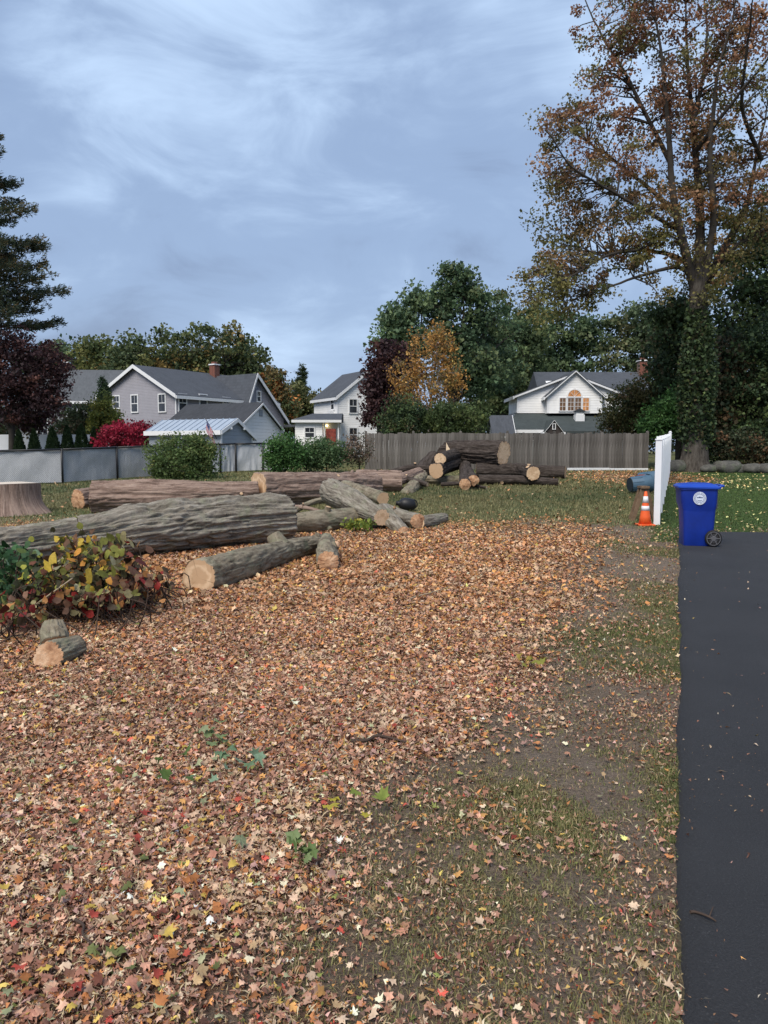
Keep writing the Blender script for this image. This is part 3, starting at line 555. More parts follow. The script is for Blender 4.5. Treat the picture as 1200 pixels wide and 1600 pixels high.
VA[n:2*n, 2] += np.where(np.cos(th) > .1, .03, -.01)
part('sawn_top', VA, [(k, (k+1) % n, n+(k+1) % n, n+k) for k in range(n)]+[(n+k, n+(k+1) % n, 2*n) for k in range(n)], 'stump_wood', t)

# ------------------------------------------------------------------ recycling cart
m = plain('cart_blue', (.004, .026, .25), .42, .45, var=.22, scale=3); plain('cart_lid_blue', (.008, .055, .40), .4, .5, var=.08, scale=3)
plain('black_plastic', (.012, .012, .014), .5, .4); plain('rubber', (.014, .014, .015), .75, .3); plain('grey_plastic', (.10, .10, .11), .5, .4)
plain('seal_white', (.62, .68, .80), .6, .3, var=.04); plain('seal_blue', (.02, .05, .16), .6, .3)
g = G(1099, 857); CZ = .03
t = thing('recycling_cart', 'bright blue wheeled recycling cart with round white seal on the driveway', 'cart', (g.x, g.y+.30, g.z+CZ), math.radians(-12)); t.scale = (.93, .93, .98)
def loft(secs, n=None):                         # stacked rounded rectangles (x0,x1,y0,y1,z,r)
    V = []; q = 5
    for (x0, x1, y0, y1, z, r) in secs:
        for (cx_, cy_, a0) in ((x1-r, y1-r, 0), (x0+r, y1-r, 90), (x0+r, y0+r, 180), (x1-r, y0+r, 270)):
            for k in range(q):
                a = math.radians(a0+90*k/(q-1)); V.append((cx_+r*math.cos(a), cy_+r*math.sin(a), z))
    n = 4*q; F = [(i*n+k, i*n+(k+1) % n, (i+1)*n+(k+1) % n, (i+1)*n+k) for i in range(len(secs)-1) for k in range(n)]
    return V, F+[tuple(range(n))[::-1], tuple(range((len(secs)-1)*n, len(secs)*n))]
V, F = loft([(-.245, .20, -.26, .26, .0, .05), (-.25, .225, -.27, .27, .02, .06), (-.262, .25, -.275, .275, .34, .06), (-.275, .262, -.283, .283, .57, .06), (-.278, .265, -.284, .284, .60, .06), (-.315, .275, -.315, .315, .72, .06), (-.33, .28, -.32, .32, .93, .06), (-.345, .285, -.335, .335, .935, .06), (-.345, .285, -.335, .335, .965, .06)])
o = part('body', V, F, 'cart_blue', t, True); bv = o.modifiers.new('edge', 'EDGE_SPLIT'); bv.split_angle = math.radians(35)
V, F = loft([(-.365, .31, -.345, .345, .955, .06), (-.37, .315, -.35, .35, .962, .06), (-.37, .315, -.35, .35, .985, .06), (-.33, .28, -.31, .31, 1.02, .07), (-.10, .2, -.22, .22, 1.045, .08)])
V = [(x, y, z+(x+.02)*-.02) for x, y, z in V]; lid = part('lid', V, F, 'cart_lid_blue', t, True); bv = lid.modifiers.new('edge', 'EDGE_SPLIT'); bv.split_angle = math.radians(30)
MB().box(.29, .335, -.30, .30, .955, .975).build('hinge', 'cart_blue', t, bevel=.006)
h = MB().bar((.27, -.27, .975), (.37, -.27, 1.005), .019, 8).bar((.27, .27, .975), (.37, .27, 1.005), .019, 8).bar((.37, -.285, 1.005), (.37, .285, 1.005), .018, 10); h.build('handle', 'cart_lid_blue', t, True)
MB().box(.272, .30, -.2, .2, .62, .95).build('back_panel', 'grey_plastic', t, bevel=.008)
for s in (-1, 1):
    wv = MB(); wv.lathe([(.05, -.028), (.118, -.034), (.138, -.024), (.14, 0), (.138, .024), (.118, .034), (.05, .028)], 28)
    wh = wv.build('wheel', 'rubber', t, True); wh.location = (.225, s*.305, .138); wh.rotation_euler = (math.pi/2, 0, 0)
    hb = MB().lathe([(.03, -.042), (.045, -.038), (.052, 0), (.045, .038), (.03, .042)], 16)
    for k in range(6):
        a = k*math.pi/3; hb.bar((.03*math.cos(a), .03*math.sin(a), .036), (.105*math.cos(a), .105*math.sin(a), .036), .009, 6)
    hb.lathe([(.104, .03), (.104, .039), (.116, .039), (.116, .03)], 24).build('hub', 'grey_plastic', wh)
MB().bar((.225, -.3, .138), (.225, .3, .138), .014, 8).build('axle', 'black_plastic', t)
sy = -.330                                       # the seal is printed on the near side
se = thing('seal', None, None); se.parent = t; se.location = (-.02, -.3215, .80); se.rotation_euler = (math.radians(90-1.8), 0, 0); del_ = None
def disc(r, z, n=36, r0=0):
    th_ = [2*math.pi*k/n for k in range(n)]
    if r0: return [(r*math.cos(a), r*math.sin(a), z) for a in th_]+[(r0*math.cos(a), r0*math.sin(a), z) for a in th_], [(k, (k+1) % n, n+(k+1) % n, n+k) for k in range(n)]
    return [(r*math.cos(a), r*math.sin(a), z) for a in th_], [tuple(range(n))]
V, F = disc(.107, .002); part('seal_disc', V, F, 'seal_white', se)
b = MB(); b.add(*disc(.072, .0035, 36, .066))
for k in range(26):                              # lettering round the rim
    a = 2*math.pi*k/26; 
    if k in (6, 19): continue
    ca, sa = math.cos(a), math.sin(a); w_, hh = .0055, .009
    for (dx, dy, ww, hg) in ((-.005, 0, .0022, hh), (.004, 0, .0022, hh*(.6+.4*(k % 2))), (0, (-1)**k*.004, .006, .0022)):
        p = []
        for (ex, ey) in ((-ww, -hg), (ww, -hg), (ww, hg), (-ww, hg)):
            x, y = dx+ex*.8, .089+dy+ey; p.append((x*sa+y*ca, -x*ca+y*sa, .0035))
        b.add(p, [(0, 1, 2, 3)])
b.add([(-.052, .004, .0035), (.052, .004, .0035), (.040, .022, .0035), (.02, .014, .0035), (.0, .03, .0035), (-.022, .014, .0035), (-.04, .02, .0035)], [(0, 1, 2, 3, 4, 5, 6)])
b.add([(-.05, -.022, .0035), (-.02, -.048, .0035), (.02, -.048, .0035), (.05, -.022, .0035), (.02, -.036, .0035), (-.02, -.036, .0035)], [(0, 1, 4, 5), (1, 2, 4), (2, 3, 4)][:1]+[(1, 2, 4, 5), (2, 3, 4)])
b.build('seal_print', 'seal_blue', se)

# ------------------------------------------------------------------ cone, boards, barrels, jug, pipe
plain('cone_orange', (.80, .12, .025), .55, .4, var=.1, scale=8); plain('cone_white', (.72, .72, .75), .5, .3, var=.08, scale=9); plain('board_brown', (.17, .115, .075), .85, .2, var=.3, scale=9)
g = GX(1009.5, 15.75); t = thing('traffic_cone', 'orange traffic cone with two white bands at the white fence end', 'cone', g); t.scale = (.94, .94, .94)
MB().box(-.18, .18, -.18, .18, .0, .035).build('base', 'cone_orange', t, bevel=.012)
def cr_(z): return .135-.105*(z-.035)/.70
MB().lathe([(cr_(.035), .035), (cr_(.2), .2), (cr_(.5), .5), (cr_(.735), .735), (.02, .745)], 28).build('body', 'cone_orange', t, True)
for z0, z1 in ((.33, .43), (.50, .64)): MB().lathe([(cr_(z0)+.003, z0), (cr_(z1)+.003, z1)], 28).build('reflective_band', 'cone_white', t, True)
g = GX(1006, 16.6); t = thing('sawhorse', 'weathered wooden sawhorse folded up behind the traffic cone', 'sawhorse', g)
for sx in (-1, 1):
    for sy in (-.08, .10): MB().extr([(sx*.24-.045, sy, 0), (sx*.24+.045, sy, 0), (sx*.03+.045, sy, .72), (sx*.03-.045, sy, .72)], (0, .03, 0)).build('leg', 'board_brown', t, bevel=.003)
MB().box(-.09, .09, -.13, .17, .70, .75).build('top_beam', 'board_brown', t, bevel=.004)
plain('bin_blue', (.065, .125, .19), .55, .35, var=.12, scale=5); plain('bin_dark', (.02, .03, .04), .6, .3)
def bin_(px, Y, rz, label):
    g = GX(px, Y); t = thing('trash_barrel', label, 'barrel', (g.x, g.y, g.z), rz, 'toppled trash barrels')
    def rot(o): o.rotation_euler = (0, math.radians(86), 0); o.location = (-.42, 0, .27); return o
    pr = [(.215, 0), (.225, .02), (.245, .35), (.25, .36), (.25, .38), (.255, .40), (.262, .66), (.278, .665), (.278, .70), (.255, .70), (.25, .66), (.215, .05), (.0, .05)]
    b = rot(MB().lathe(pr, 28).build('shell', 'bin_blue', t, True)); bv = b.modifiers.new('edge', 'EDGE_SPLIT'); bv.split_angle = math.radians(35)
    for k in range(10):
        a = k*2*math.pi/10; MB().bar((.225*math.cos(a), .225*math.sin(a), .03), (.252*math.cos(a), .252*math.sin(a), .36), .008, 5).build('rib', 'bin_blue', b)
    for s in (-1, 1): MB().box(s*.27-.012, s*.27+.03, -.07, .07, .58, .64).build('handle', 'bin_dark', b, bevel=.006)
    MB().lathe([(.20, -.004), (.218, -.004), (.222, .012), (.20, .012)], 28).build('bottom_ring', 'bin_dark', b)
    return t
bin_(1004, 24.0, math.radians(8), 'grey blue trash barrel lying on its side nearest the traffic cone')
bin_(1017, 26.6, math.radians(-30), 'grey blue trash barrel lying behind the other toppled barrel')
g = GX(1002, 25.4); t = thing('rag_bundle', 'small rusty red bundle lying between the two toppled barrels', 'bundle', (g.x, g.y, g.z+.42)); plain('rust_red', (.20, .055, .035), .8, .2, var=.3)
th = np.linspace(0, 2*np.pi, 20, endpoint=False); ph = np.linspace(-1.5, 1.5, 10); V = np.array([(.2*math.cos(p)*math.cos(a), .13*math.cos(p)*math.sin(a), .09*math.sin(p)) for p in ph for a in th]); V *= (1+.4*(fbm(V[:, 0]*9, V[:, 1]*9, V[:, 2]*9, 3)[:, None]-.5))
part('cloth', V, [(i*20+k, i*20+(k+1) % 20, (i+1)*20+(k+1) % 20, (i+1)*20+k) for i in range(9) for k in range(20)], 'rust_red', t, True)
g = GX(636, 18.6); t = thing('black_jug', 'round black plastic jug with a loop handle lying in the grass', 'jug', (g.x, g.y, g.z), math.radians(8))
b = MB().lathe([(.03, -.22), (.09, -.20), (.15, -.14), (.165, -.02), (.16, .08), (.12, .16), (.06, .20), (.05, .25), (.055, .27), (.0, .27)], 28).build('body', 'black_plastic', t, True); b.rotation_euler = (0, math.radians(-82), 0); b.location = (0, 0, .16)
a = np.linspace(-1.4, 1.4, 10); V, F = tubes([(np.stack([.14+.11*np.cos(a), 0*a, .17+.11*np.sin(a)], -1), np.full(10, .016))], 8); part('handle', V, F, 'black_plastic', t, True)
plain('white_vinyl', (.78, .80, .84), .45, .35, var=.04, scale=3); plain('pipe_white', (.70, .72, .74), .5, .3, var=.06)
a = GX(886, 37.9); b_ = GX(1012, 38.0); t = thing('plastic_rail', 'long white plastic rail lying along the foot of the wooden fence', 'rail', a)
d = b_-a; MB().extr([(0, -.05, .02), (0, .05, .02), (0, .05, .14), (0, -.05, .14)], (d.x*.52, d.y*.52, d.z*.52)).build('rail_length', 'pipe_white', t, bevel=.01)
MB().extr([(d.x*.521, -.03+d.y*.5, .02+d.z*.5), (d.x*.521, .06+d.y*.5, .02+d.z*.5), (d.x*.521, .06+d.y*.5, .12+d.z*.5), (d.x*.521, -.03+d.y*.5, .12+d.z*.5)], (d.x*.48, d.y*.48, d.z*.48)).build('rail_length', 'pipe_white', t, bevel=.01)

# ------------------------------------------------------------------ fences
m = M('fence_wood'); c = m.coord('Object', (14, 14, 1.1)); v = m.noise(c, 1.0, 5, .65); oi = m.new('ShaderNodeObjectInfo').outputs['Random']
col = m.ramp(v, [(.3, (.085, .078, .072)), (.55, (.175, .165, .156)), (.75, (.26, .25, .24))]); col = m.mix(1.0, col, m.ramp(oi, [(0, (.66, .64, .61)), (1, (1.2, 1.17, 1.13))]), 'MULTIPLY')
m.col(col).pbr(.9, .1).bump(v, .6, .01)
A0 = P(572, 735, 38.2); B0 = P(1011, 735, 38.6); A0.z = gzf(A0.x, A0.y); B0.z = gzf(B0.x, B0.y)
t = thing('wooden_fence', 'weathered grey stockade fence of vertical boards behind the log pile', 'fence', A0)
rng = np.random.default_rng(3); d = B0-A0; Lf = math.hypot(d.x, d.y); yaw = math.atan2(d.y, d.x)
BM = []
for k in range(5):
    b = MB(); w_ = .0685; b.extr([(-w_, 0, 0), (w_, 0, 0), (w_, 0, 1.78), (w_*.55, 0, 1.80), (-w_*.55, 0, 1.80), (-w_, 0, 1.78)], (0, .02, 0)); BM.append(mesh('board', b.v, b.f, 'fence_wood'))
nb = int(Lf/.140)
for k in range(nb):
    s = (k+.5)/nb; o = obj('board', BM[k % 5], t, (d.x*s, d.y*s-.004*rng.uniform()-.010*(k % 2), gzf(A0.x+d.x*s, A0.y+d.y*s)-A0.z+.04+rng.normal(0, .018)), (0, rng.normal(0, .005), yaw+rng.normal(0, .02)))
    o.scale = (rng.uniform(1.02, 1.05), 1, rng.uniform(.985, 1.012))
for s in np.arange(0, 1.001, 1/6.0):
    o = MB().extr([(-.06, .03, -.1), (.06, .03, -.1), (.06, .03, 1.92), (0, .03, 1.96), (-.06, .03, 1.92)], (0, .1, 0)).build('post', 'fence_wood', t); o.location = (d.x*s, d.y*s, gzf(A0.x+d.x*s, A0.y+d.y*s)-A0.z); o.rotation_euler = (0, 0, yaw)
for z in (.35, 1.5): MB().extr([(0, .03, z), (0, .07, z), (0, .07, z+.09), (0, .03, z+.09)], (d.x, d.y, d.z)).build('rail', 'fence_wood', t)
o = MB().box(-.02, .02, 0, 1.6, 0, 1.78).build('return_panel', 'board_brown', t); o.location = (d.x+.03, d.y+.05, d.z+.03)
# white vinyl fence running away along the drive
A1 = P(1026, 826, 15.9); B1 = P(1045.5, 735, 36.6); A1.z = gzf(A1.x, A1.y)
t = thing('vinyl_fence', 'white vinyl privacy fence running away beside the driveway lawn', 'fence', A1)
d = B1-A1; Lf = math.hypot(d.x, d.y); yaw = math.atan2(d.y, d.x); npn = 9; ux, uy = d.x/Lf, d.y/Lf
for k in range(npn+1):
    s = k/npn*Lf; x, y = ux*s, uy*s; z = gzf(A1.x+x, A1.y+y)-A1.z
    tall = 1.86 if k == npn else 1.74
    q = MB().box(-.064, .064, -.064, .064, -.1, tall).build('post', 'white_vinyl', t, bevel=.006); q.location = (x, y, z); q.rotation_euler = (0, 0, yaw)
    cp = MB().box(-.078, .078, -.078, .078, tall, tall+.03).extr([(-.05, -.05, tall+.03), (.05, -.05, tall+.03), (.05, .05, tall+.03), (-.05, .05, tall+.03)], (0, 0, .05)); cp.build('cap', 'white_vinyl', q, bevel=.006)
    if k == npn: continue
    s1 = (k+1)/npn*Lf; zp = z+.02
    pn = MB().box(.07, Lf/npn-.07, -.012, .012, .1, 1.66).build('panel', 'white_vinyl', t); pn.location = (x, y, zp); pn.rotation_euler = (0, 0, yaw)
    for z0, z1 in ((.03, .17), (1.60, 1.74)): MB().box(.066, Lf/npn-.066, -.026, .026, z0, z1).build('rail', 'white_vinyl', pn, bevel=.005)
    for q_ in range(1, 14): MB().box(.07+q_*(Lf/npn-.14)/14-.004, .07+q_*(Lf/npn-.14)/14+.004, -.016, .016, .17, 1.60).build('groove_strip', 'white_vinyl', pn)
# black chain link fence with grey privacy cloth
m = M('privacy_cloth'); c = m.coord('Object'); v = m.noise(c, 1.2, 4); col = m.ramp(v, [(.3, (.46, .48, .51)), (.7, (.54, .56, .59))]); m.col(col).pbr(.8, .2).bump(m.noise(m.coord('Object', (3, 3, 1)), 2, 3), .5, .06)
plain('black_metal', (.015, .015, .018), .45, .4)
CL = [(-30, 30.2), (98, 30.6), (184, 32.6), (268, 34.5), (345, 36.3), (369, 36.9), (411, 37.6), (455, 38.0)]
g = GX(98, 30.6); t = thing('chain_link_fence', 'low black chain link fence backed with grey privacy cloth', 'fence', g)
CP = [GX(*q) for q in CL]; FH = 1.36
for k, p in enumerate(CP):
    l = p-g; MB().bar((l.x, l.y, l.z-.1), (l.x, l.y, l.z+FH+.04), .045, 8).build('post', 'black_metal', t, True)
    if k == len(CP)-1: continue
    e = CP[k+1]-g; dd = e-l; MB().bar((l.x, l.y, l.z+FH), (e.x, e.y, e.z+FH), .038, 8).build('top_rail', 'black_metal', t, True)
    nu, nv = 24, 8; nrm = Vector((-dd.y, dd.x, 0)).normalized(); V = []
    for a in range(nu+1):
        for b in range(nv+1):
            q = l+dd*(a/nu); sg = .10*(vnoise(a*.35+k*9, b*.3, 0, 3)-.5); V.append((q.x+nrm.x*(.05+sg), q.y+nrm.y*(.05+sg), l.z+dd.z*a/nu+.06+(FH-.07)*b/nv))
    F = [(a*(nv+1)+b, (a+1)*(nv+1)+b, (a+1)*(nv+1)+b+1, a*(nv+1)+b+1) for a in range(nu) for b in range(nv)]
    part('privacy_cloth', V, F, 'privacy_cloth', t, True)
    if k < 3:                                    # the wire diamonds
        Ls = dd.length; paths = []
        for s in np.arange(-FH, Ls, .075):
            for sg in (1, -1):
                a0 = max(s, 0); a1 = min(s+FH, Ls)
                if a1 <= a0: continue
                z0 = (a0-s) if sg > 0 else FH-(a0-s); z1 = (a1-s) if sg > 0 else FH-(a1-s)
                pa = l+dd*(a0/Ls); pb = l+dd*(a1/Ls); paths.append((np.array([(pa.x, pa.y, pa.z+z0), (pb.x, pb.y, pb.z+z1)])-np.array([nrm.x, nrm.y, 0])*.02, np.array([.0026, .0026])))
        V, F = tubes(paths, 3); part('wire_mesh', V, F, 'black_metal', t)['kind'] = 'stuff'
# far white fence at left
a = P(-40, 700, 47); b_ = P(150, 700, 47.6); t = thing('white_fence', 'white panel fence far left behind the row of small evergreens', 'fence', (a.x, a.y, gzf(a.x, a.y)))
d = b_-a; topz = P(60, 679, 47).z-gzf(a.x, a.y)
for k in range(4):
    x = d.x*k/3; MB().box(x-.07, x+.07, -.07, .07, -.2, topz+.08).build('post', 'white_vinyl', t, bevel=.01)
    if k < 3: MB().box(x+.07, d.x*(k+1)/3-.07, -.02, .02, -.1, topz).build('panel', 'white_vinyl', t)
# boulders along the back
m = M('boulder'); c = m.coord('Object'); v = m.noise(c, 5, 7, .7); col = m.ramp(v, [(.3, (.05, .05, .046)), (.6, (.115, .112, .102)), (.8, (.19, .182, .165))]); col = m.mix(m.ramp(m.noise(c, 2, 4), [(.5, 0.0), (.65, .5)]), col, (.10, .13, .07)); m.col(col).pbr(.9, .2).bump(v, .8, .05)
rng = np.random.default_rng(5)
for k, (px, Y, rx, rz, lb) in enumerate(((1054, 36.8, .5, .42, 'grey boulder between the vinyl fence end and the maple trunk'), (1107, 36.3, .45, .26, 'low flat boulder just right of the maple trunk'), (1136, 36.2, .62, .40, 'largest grey boulder of the row right of the maple'), (1158, 36.1, .40, .28, 'small boulder right of the largest boulder'), (1180, 35.8, .55, .3, 'long low boulder second from the right picture edge'), (1204, 35.5, .6, .33, 'boulder at the right picture edge under the dark trees'))):
    g = GX(px, Y); th = np.linspace(0, 2*np.pi, 22, endpoint=False); ph = np.linspace(-1.57, 1.57, 12)
    V = np.array([(math.cos(p)*math.cos(a), math.cos(p)*math.sin(a), math.sin(p)) for p in ph for a in th]); V = np.sign(V)*np.abs(V)**.75; V *= (1+.55*(fbm(V[:, 0]*1.4+k*5, V[:, 1]*1.4, V[:, 2]*1.4, k)[:, None]-.5)); V *= np.array([rx, rx*.75, rz*.8]); V[:, 2] += rz*.6
    o = part('boulder', V, [(i*22+q, i*22+(q+1) % 22, (i+1)*22+(q+1) % 22, (i+1)*22+q) for i in range(11) for q in range(22)], 'boulder', None, True); o.location = g; tag(o, lb, 'boulder', 'boulders along the back edge')
# twigs
rng = np.random.default_rng(11); plain('twig', (.07, .05, .04), .9, .1); plain('twig_pale', (.36, .29, .2), .85, .2)
for (x0, y0, x1, y1, r, mt, lb) in ((548, 1166, 634, 1169, .011, 'twig', 'dark straight stick lying at the edge of the leaves'), (1078, 1438, 1118, 1455, .006, 'twig', 'thin crooked twig lying on the asphalt'), (118, 1450, 155, 1502, .006, 'twig', 'curved dark twig among leaves at lower left'), (0, 992, 112, 905, .012, 'twig_pale', 'long pale stick leaning in the vine leaves'), (904, 1545, 916, 1598, .006, 'twig', None), (640, 940, 700, 922, .008, 'twig_pale', 'pale stick lying across the middle leaves')):
    if lb is None: continue
    if x0 == 0: a, b_ = P(-10, 995, 6.6), P(114, 903, 6.9)
    else: a, b_ = G(x0, y0), G(x1, y1); a.z += .03; b_.z += .035
    m_ = (a+b_)/2; mid = m_+Vector((rng.normal()*.01, rng.normal()*.04, .012)); pts = curve([a, a*.7+b_*.3+Vector((0, .015, 0)), mid, b_], 10)-np.array(a)
    V, F = tubes([(pts, np.linspace(r, r*.5, 10)), (np.stack([pts[6], pts[6]+[.03, .04, .01]]), np.array([r*.5, r*.3]))], 6); o = part('stick', V, F, mt, None, True); o.location = a; tag(o, lb, 'stick', 'sticks and twigs')
print('objects done')
# ------------------------------------------------------------------ houses
def siding(name, c, step=.12, var=.06):
    m = M(name); p = m.coord('Object'); s = m.new('ShaderNodeSeparateXYZ'); m.link(p, s.inputs[0])
    lap = m.math('FRACT', m.math('DIVIDE', s.outputs[2], step)); v = m.noise(p, 1.4, 5, .6)
    col = m.ramp(v, [(.3, tuple(x*(1-var) for x in c)), (.7, tuple(min(.85, x*(1+var)) for x in c))]); m.col(col).pbr(.6, .25).bump(lap, 1.0, -.035); return m
siding('siding_grey', (.29, .285, .32)); siding('siding_white', (.78, .785, .79), .2); siding('siding_dark', (.17, .185, .20)); siding('siding_shed', (.30, .33, .37), .2); siding('siding_brown', (.035, .028, .026)); siding('siding_green', (.24, .29, .29))
def shingle(name, c):
    m = M(name); p = m.coord('Object'); b = m.new('ShaderNodeTexBrick'); m.link(m.coord('Object', (2.2, 2.2, 4.4)), b.inputs['Vector']); b.inputs['Scale'].default_value = 1
    b.inputs['Color1'].default_value = (*[x*.85 for x in c], 1); b.inputs['Color2'].default_value = (*[x*1.12 for x in c], 1); b.inputs['Mortar'].default_value = (*[x*.7 for x in c], 1); b.inputs['Mortar Size'].default_value = .012
    v = m.noise(p, .9, 6, .65); m.col(m.mix(m.ramp(v, [(.3, 0.0), (.75, .6)]), b.outputs[0], tuple(x*1.3 for x in c))).pbr(.92, .12); m.bump(m.noise(p, 26, 3), .4, .02); return m
shingle('roof_slate', (.075, .083, .098)); shingle('roof_dark', (.052, .056, .064)); shingle('roof_green', (.058, .070, .072)); shingle('roof_pale', (.10, .108, .118))
plain('trim_white', (.78, .79, .81), .5, .3, var=.04); plain('roof_metal', (.34, .40, .48), .45, .4, 0, var=.06, scale=2)
m = M('glass_dark'); v = m.noise(m.coord('Object'), 1.5, 3); m.col(m.ramp(v, [(.3, (.012, .014, .018)), (.7, (.05, .055, .065))])).pbr(.12, .6)
def lit(name, c, e):
    m = M(name); v = m.noise(m.coord('Object', (3, 3, 3)), 1.6, 3); cc = m.ramp(v, [(.3, tuple(x*.3 for x in c)), (.6, c)]); m.col(cc).pbr(.25, .5); m.link(cc, m.b.inputs['Emission Color']); m.b.inputs['Emission Strength'].default_value = e
lit('glass_amber', (.30, .14, .055), .55); lit('glass_dim', (.11, .065, .04), .35); lit('door_lit', (.24, .05, .03), .35); lit('porch_light', (1, .75, .35), 3.0)
m = M('brick_red'); b = m.new('ShaderNodeTexBrick'); m.link(m.coord('Object'), b.inputs['Vector']); b.inputs['Scale'].default_value = 4; b.inputs['Color1'].default_value = (.22, .085, .06, 1); b.inputs['Color2'].default_value = (.15, .06, .045, 1); b.inputs['Mortar'].default_value = (.28, .24, .21, 1); b.inputs['Mortar Size'].default_value = .02; m.col(b.outputs[0]).pbr(.9, .1)
def gable(parent, x0, x1, y0, y1, z0, ze0, zp, wall, roof, xp=None, ze1=None, ov=.3, trim='trim_white', th=.14, roofname='roof', rk=(.12, .04)):
    # gable end faces -y; eaves at x0 (height ze0) and x1 (ze1); peak at xp
    xp = (x0+x1)/2 if xp is None else xp; ze1 = ze0 if ze1 is None else ze1
    MB().extr([(x0, y0, z0), (x1, y0, z0), (x1, y0, ze1), (xp, y0, zp-.02), (x0, y0, ze0)], (0, y1-y0, 0)).build('wall', wall, parent)
    for (xe, ze, sg) in ((x0, ze0, -1), (x1, ze1, 1)):
        sl_ = (zp-ze)/abs(xe-xp); xo = xe+sg*ov; zo = ze-ov*sl_
        r = MB().extr([(xo, y0-ov, zo+.02), (xp, y0-ov, zp+.02), (xp, y0-ov, zp+th+.02), (xo, y0-ov, zo+th+.02)], (0, y1-y0+2*ov, 0)).build(roofname, roof, parent)
        if trim:
            MB().extr([(xo, y0-ov-.04, zo-rk[0]), (xp, y0-ov-.04, zp-rk[0]), (xp, y0-ov-.04, zp+th+rk[1]), (xo, y0-ov-.04, zo+th+rk[1])], (0, .036, 0)).build('rake_board', trim, r)
            MB().extr([(xo, y0-ov, zo-.14), (xo+sg*.10, y0-ov, zo-.14), (xo+sg*.10, y0-ov, zo+.1), (xo, y0-ov, zo+.1)], (0, y1-y0+2*ov, 0)).build('gutter', trim, r)
            if sg: MB().box(xe-.1 if sg > 0 else xe-.02, xe+.02 if sg > 0 else xe+.1, y0-.022, y0, z0, ze-.05).build('corner_board', trim, parent)
def window(parent, x, y, z, w_, h, yaw=0, glass='glass_dark', mid=True, cols=2, fr=.09, frame='trim_white', rows=1):
    f = thing('window', None, None, (x, y, z), yaw); f.parent = parent
    b = MB(); a = w_/2; c = h/2
    for q in ((-a-fr, -a, -c-fr, c+fr), (a, a+fr, -c-fr, c+fr), (-a, a, c, c+fr), (-a, a, -c-fr, -c)): b.box(q[0], q[1], -.06, .02, q[2], q[3])
    b.build('window_frame', frame, f); MB().box(-a, a, -.012, .0, -c, c).build('pane', glass, f)
    g = MB()
    if mid: g.box(-a, a, -.045, -.012, -.03, .03)
    for k in range(1, cols): g.box(-a+2*a*k/cols-.012, -a+2*a*k/cols+.012, -.035, -.013, .03 if mid else -c, c)
    for k in range(1, rows): g.box(-a, a, -.034, -.014, -c+2*c*k/rows-.012, -c+2*c*k/rows+.012)
    if mid or cols > 1 or rows > 1: g.build('muntin', frame, f)
    return f
def chimney(parent, x, y, z0, z1, s=.6):
    c = MB().box(x-s/2, x+s/2, y-s/2, y+s/2, z0, z1).build('chimney', 'brick_red', parent); MB().box(x-s*.6, x+s*.6, y-s*.6, y+s*.6, z1, z1+.1).build('chimney_cap', 'trim_white', c); MB().box(x-s*.3, x+s*.3, y-s*.3, y+s*.3, z1+.1, z1+.3).build('flue', 'brick_red', c)
# A: grey house
p = P(275, 617, 60); gA = gzf(p.x, p.y); hA = thing('grey_house', 'large grey sided house with white trimmed gable and long slate roof', 'house', (p.x, p.y, gA), math.radians(-33))
ez = p.z-gA
gable(hA, -9.0, 0, 0, 11.5, -.3, ez+.30, 8.35-gA, 'siding_grey', 'roof_slate', xp=-4.6, ze1=ez)
for (s, zb, h) in ((1.55, 4.72, 1.3), (4.8, 4.78, 1.3), (7.05, 5.15, .95)): window(hA, -s, -.02, zb+h/2-gA, .72, h)
for (s, zb, h) in ((.62, 4.7, 1.3), (2.8, 5.35, .75), (5.4, 5.1, .9)): window(hA, .02, s, zb+h/2-gA, .72, h, math.pi/2)
for (s, w_) in ((1.5, .8), (4.8, .8), (7, .8)): window(hA, -s, -.02, 1.7, w_, 1.4)
chimney(hA, -4.1, 8.2, 6.3-gA, 9.2-gA, .62)
MB().extr([(-4.6, 7.3, 4-gA), (.8, 7.3, 4-gA), (.8, 7.3, 6.1-gA), (-4.6, 7.3, 6.1-gA)], (0, .01, 0))
x1 = .7; q = [(7.25, 6.0), (8.15, 8.05), (11.9, 4.4), (11.9, -.2+gA), (7.25, -.2+gA)]
MB().extr([(-4.3, y, z-gA) for y, z in q], (x1+4.3, 0, 0)).build('wing_wall', 'siding_grey', hA)
for (a, b) in ((q[0], q[1]), (q[2], q[1])):
    dy = -.25 if a is q[0] else .3; sl_ = (b[1]-a[1])/(b[0]-a[0]); ya, za = a[0]+dy, a[1]+dy*sl_
    r = MB().extr([(-4.4, ya, za-gA+.02), (-4.4, b[0], b[1]-gA+.02), (-4.4, b[0], b[1]-gA+.17), (-4.4, ya, za-gA+.17)], (x1+4.75, 0, 0)).build('wing_roof', 'roof_slate', hA)
    MB().extr([(x1+.352, ya, za-gA-.14), (x1+.352, b[0], b[1]-gA-.14), (x1+.352, b[0], b[1]-gA+.2), (x1+.352, ya, za-gA+.2)], (.04, 0, 0)).build('rake_board', 'trim_white', r)
window(hA, x1+.02, 8.6, 6.3-gA, .4, .8, math.pi/2)
MB().box(.9, 3.4, 11.6, 14.5, 3.75-gA, 3.95-gA).build('porch_roof', 'roof_slate', hA)
for (x, y) in ((3.3, 11.7), (3.3, 14.4)): MB().box(x-.07, x+.07, y-.07, y+.07, -.3, 3.75-gA).build('porch_post', 'trim_white', hA)
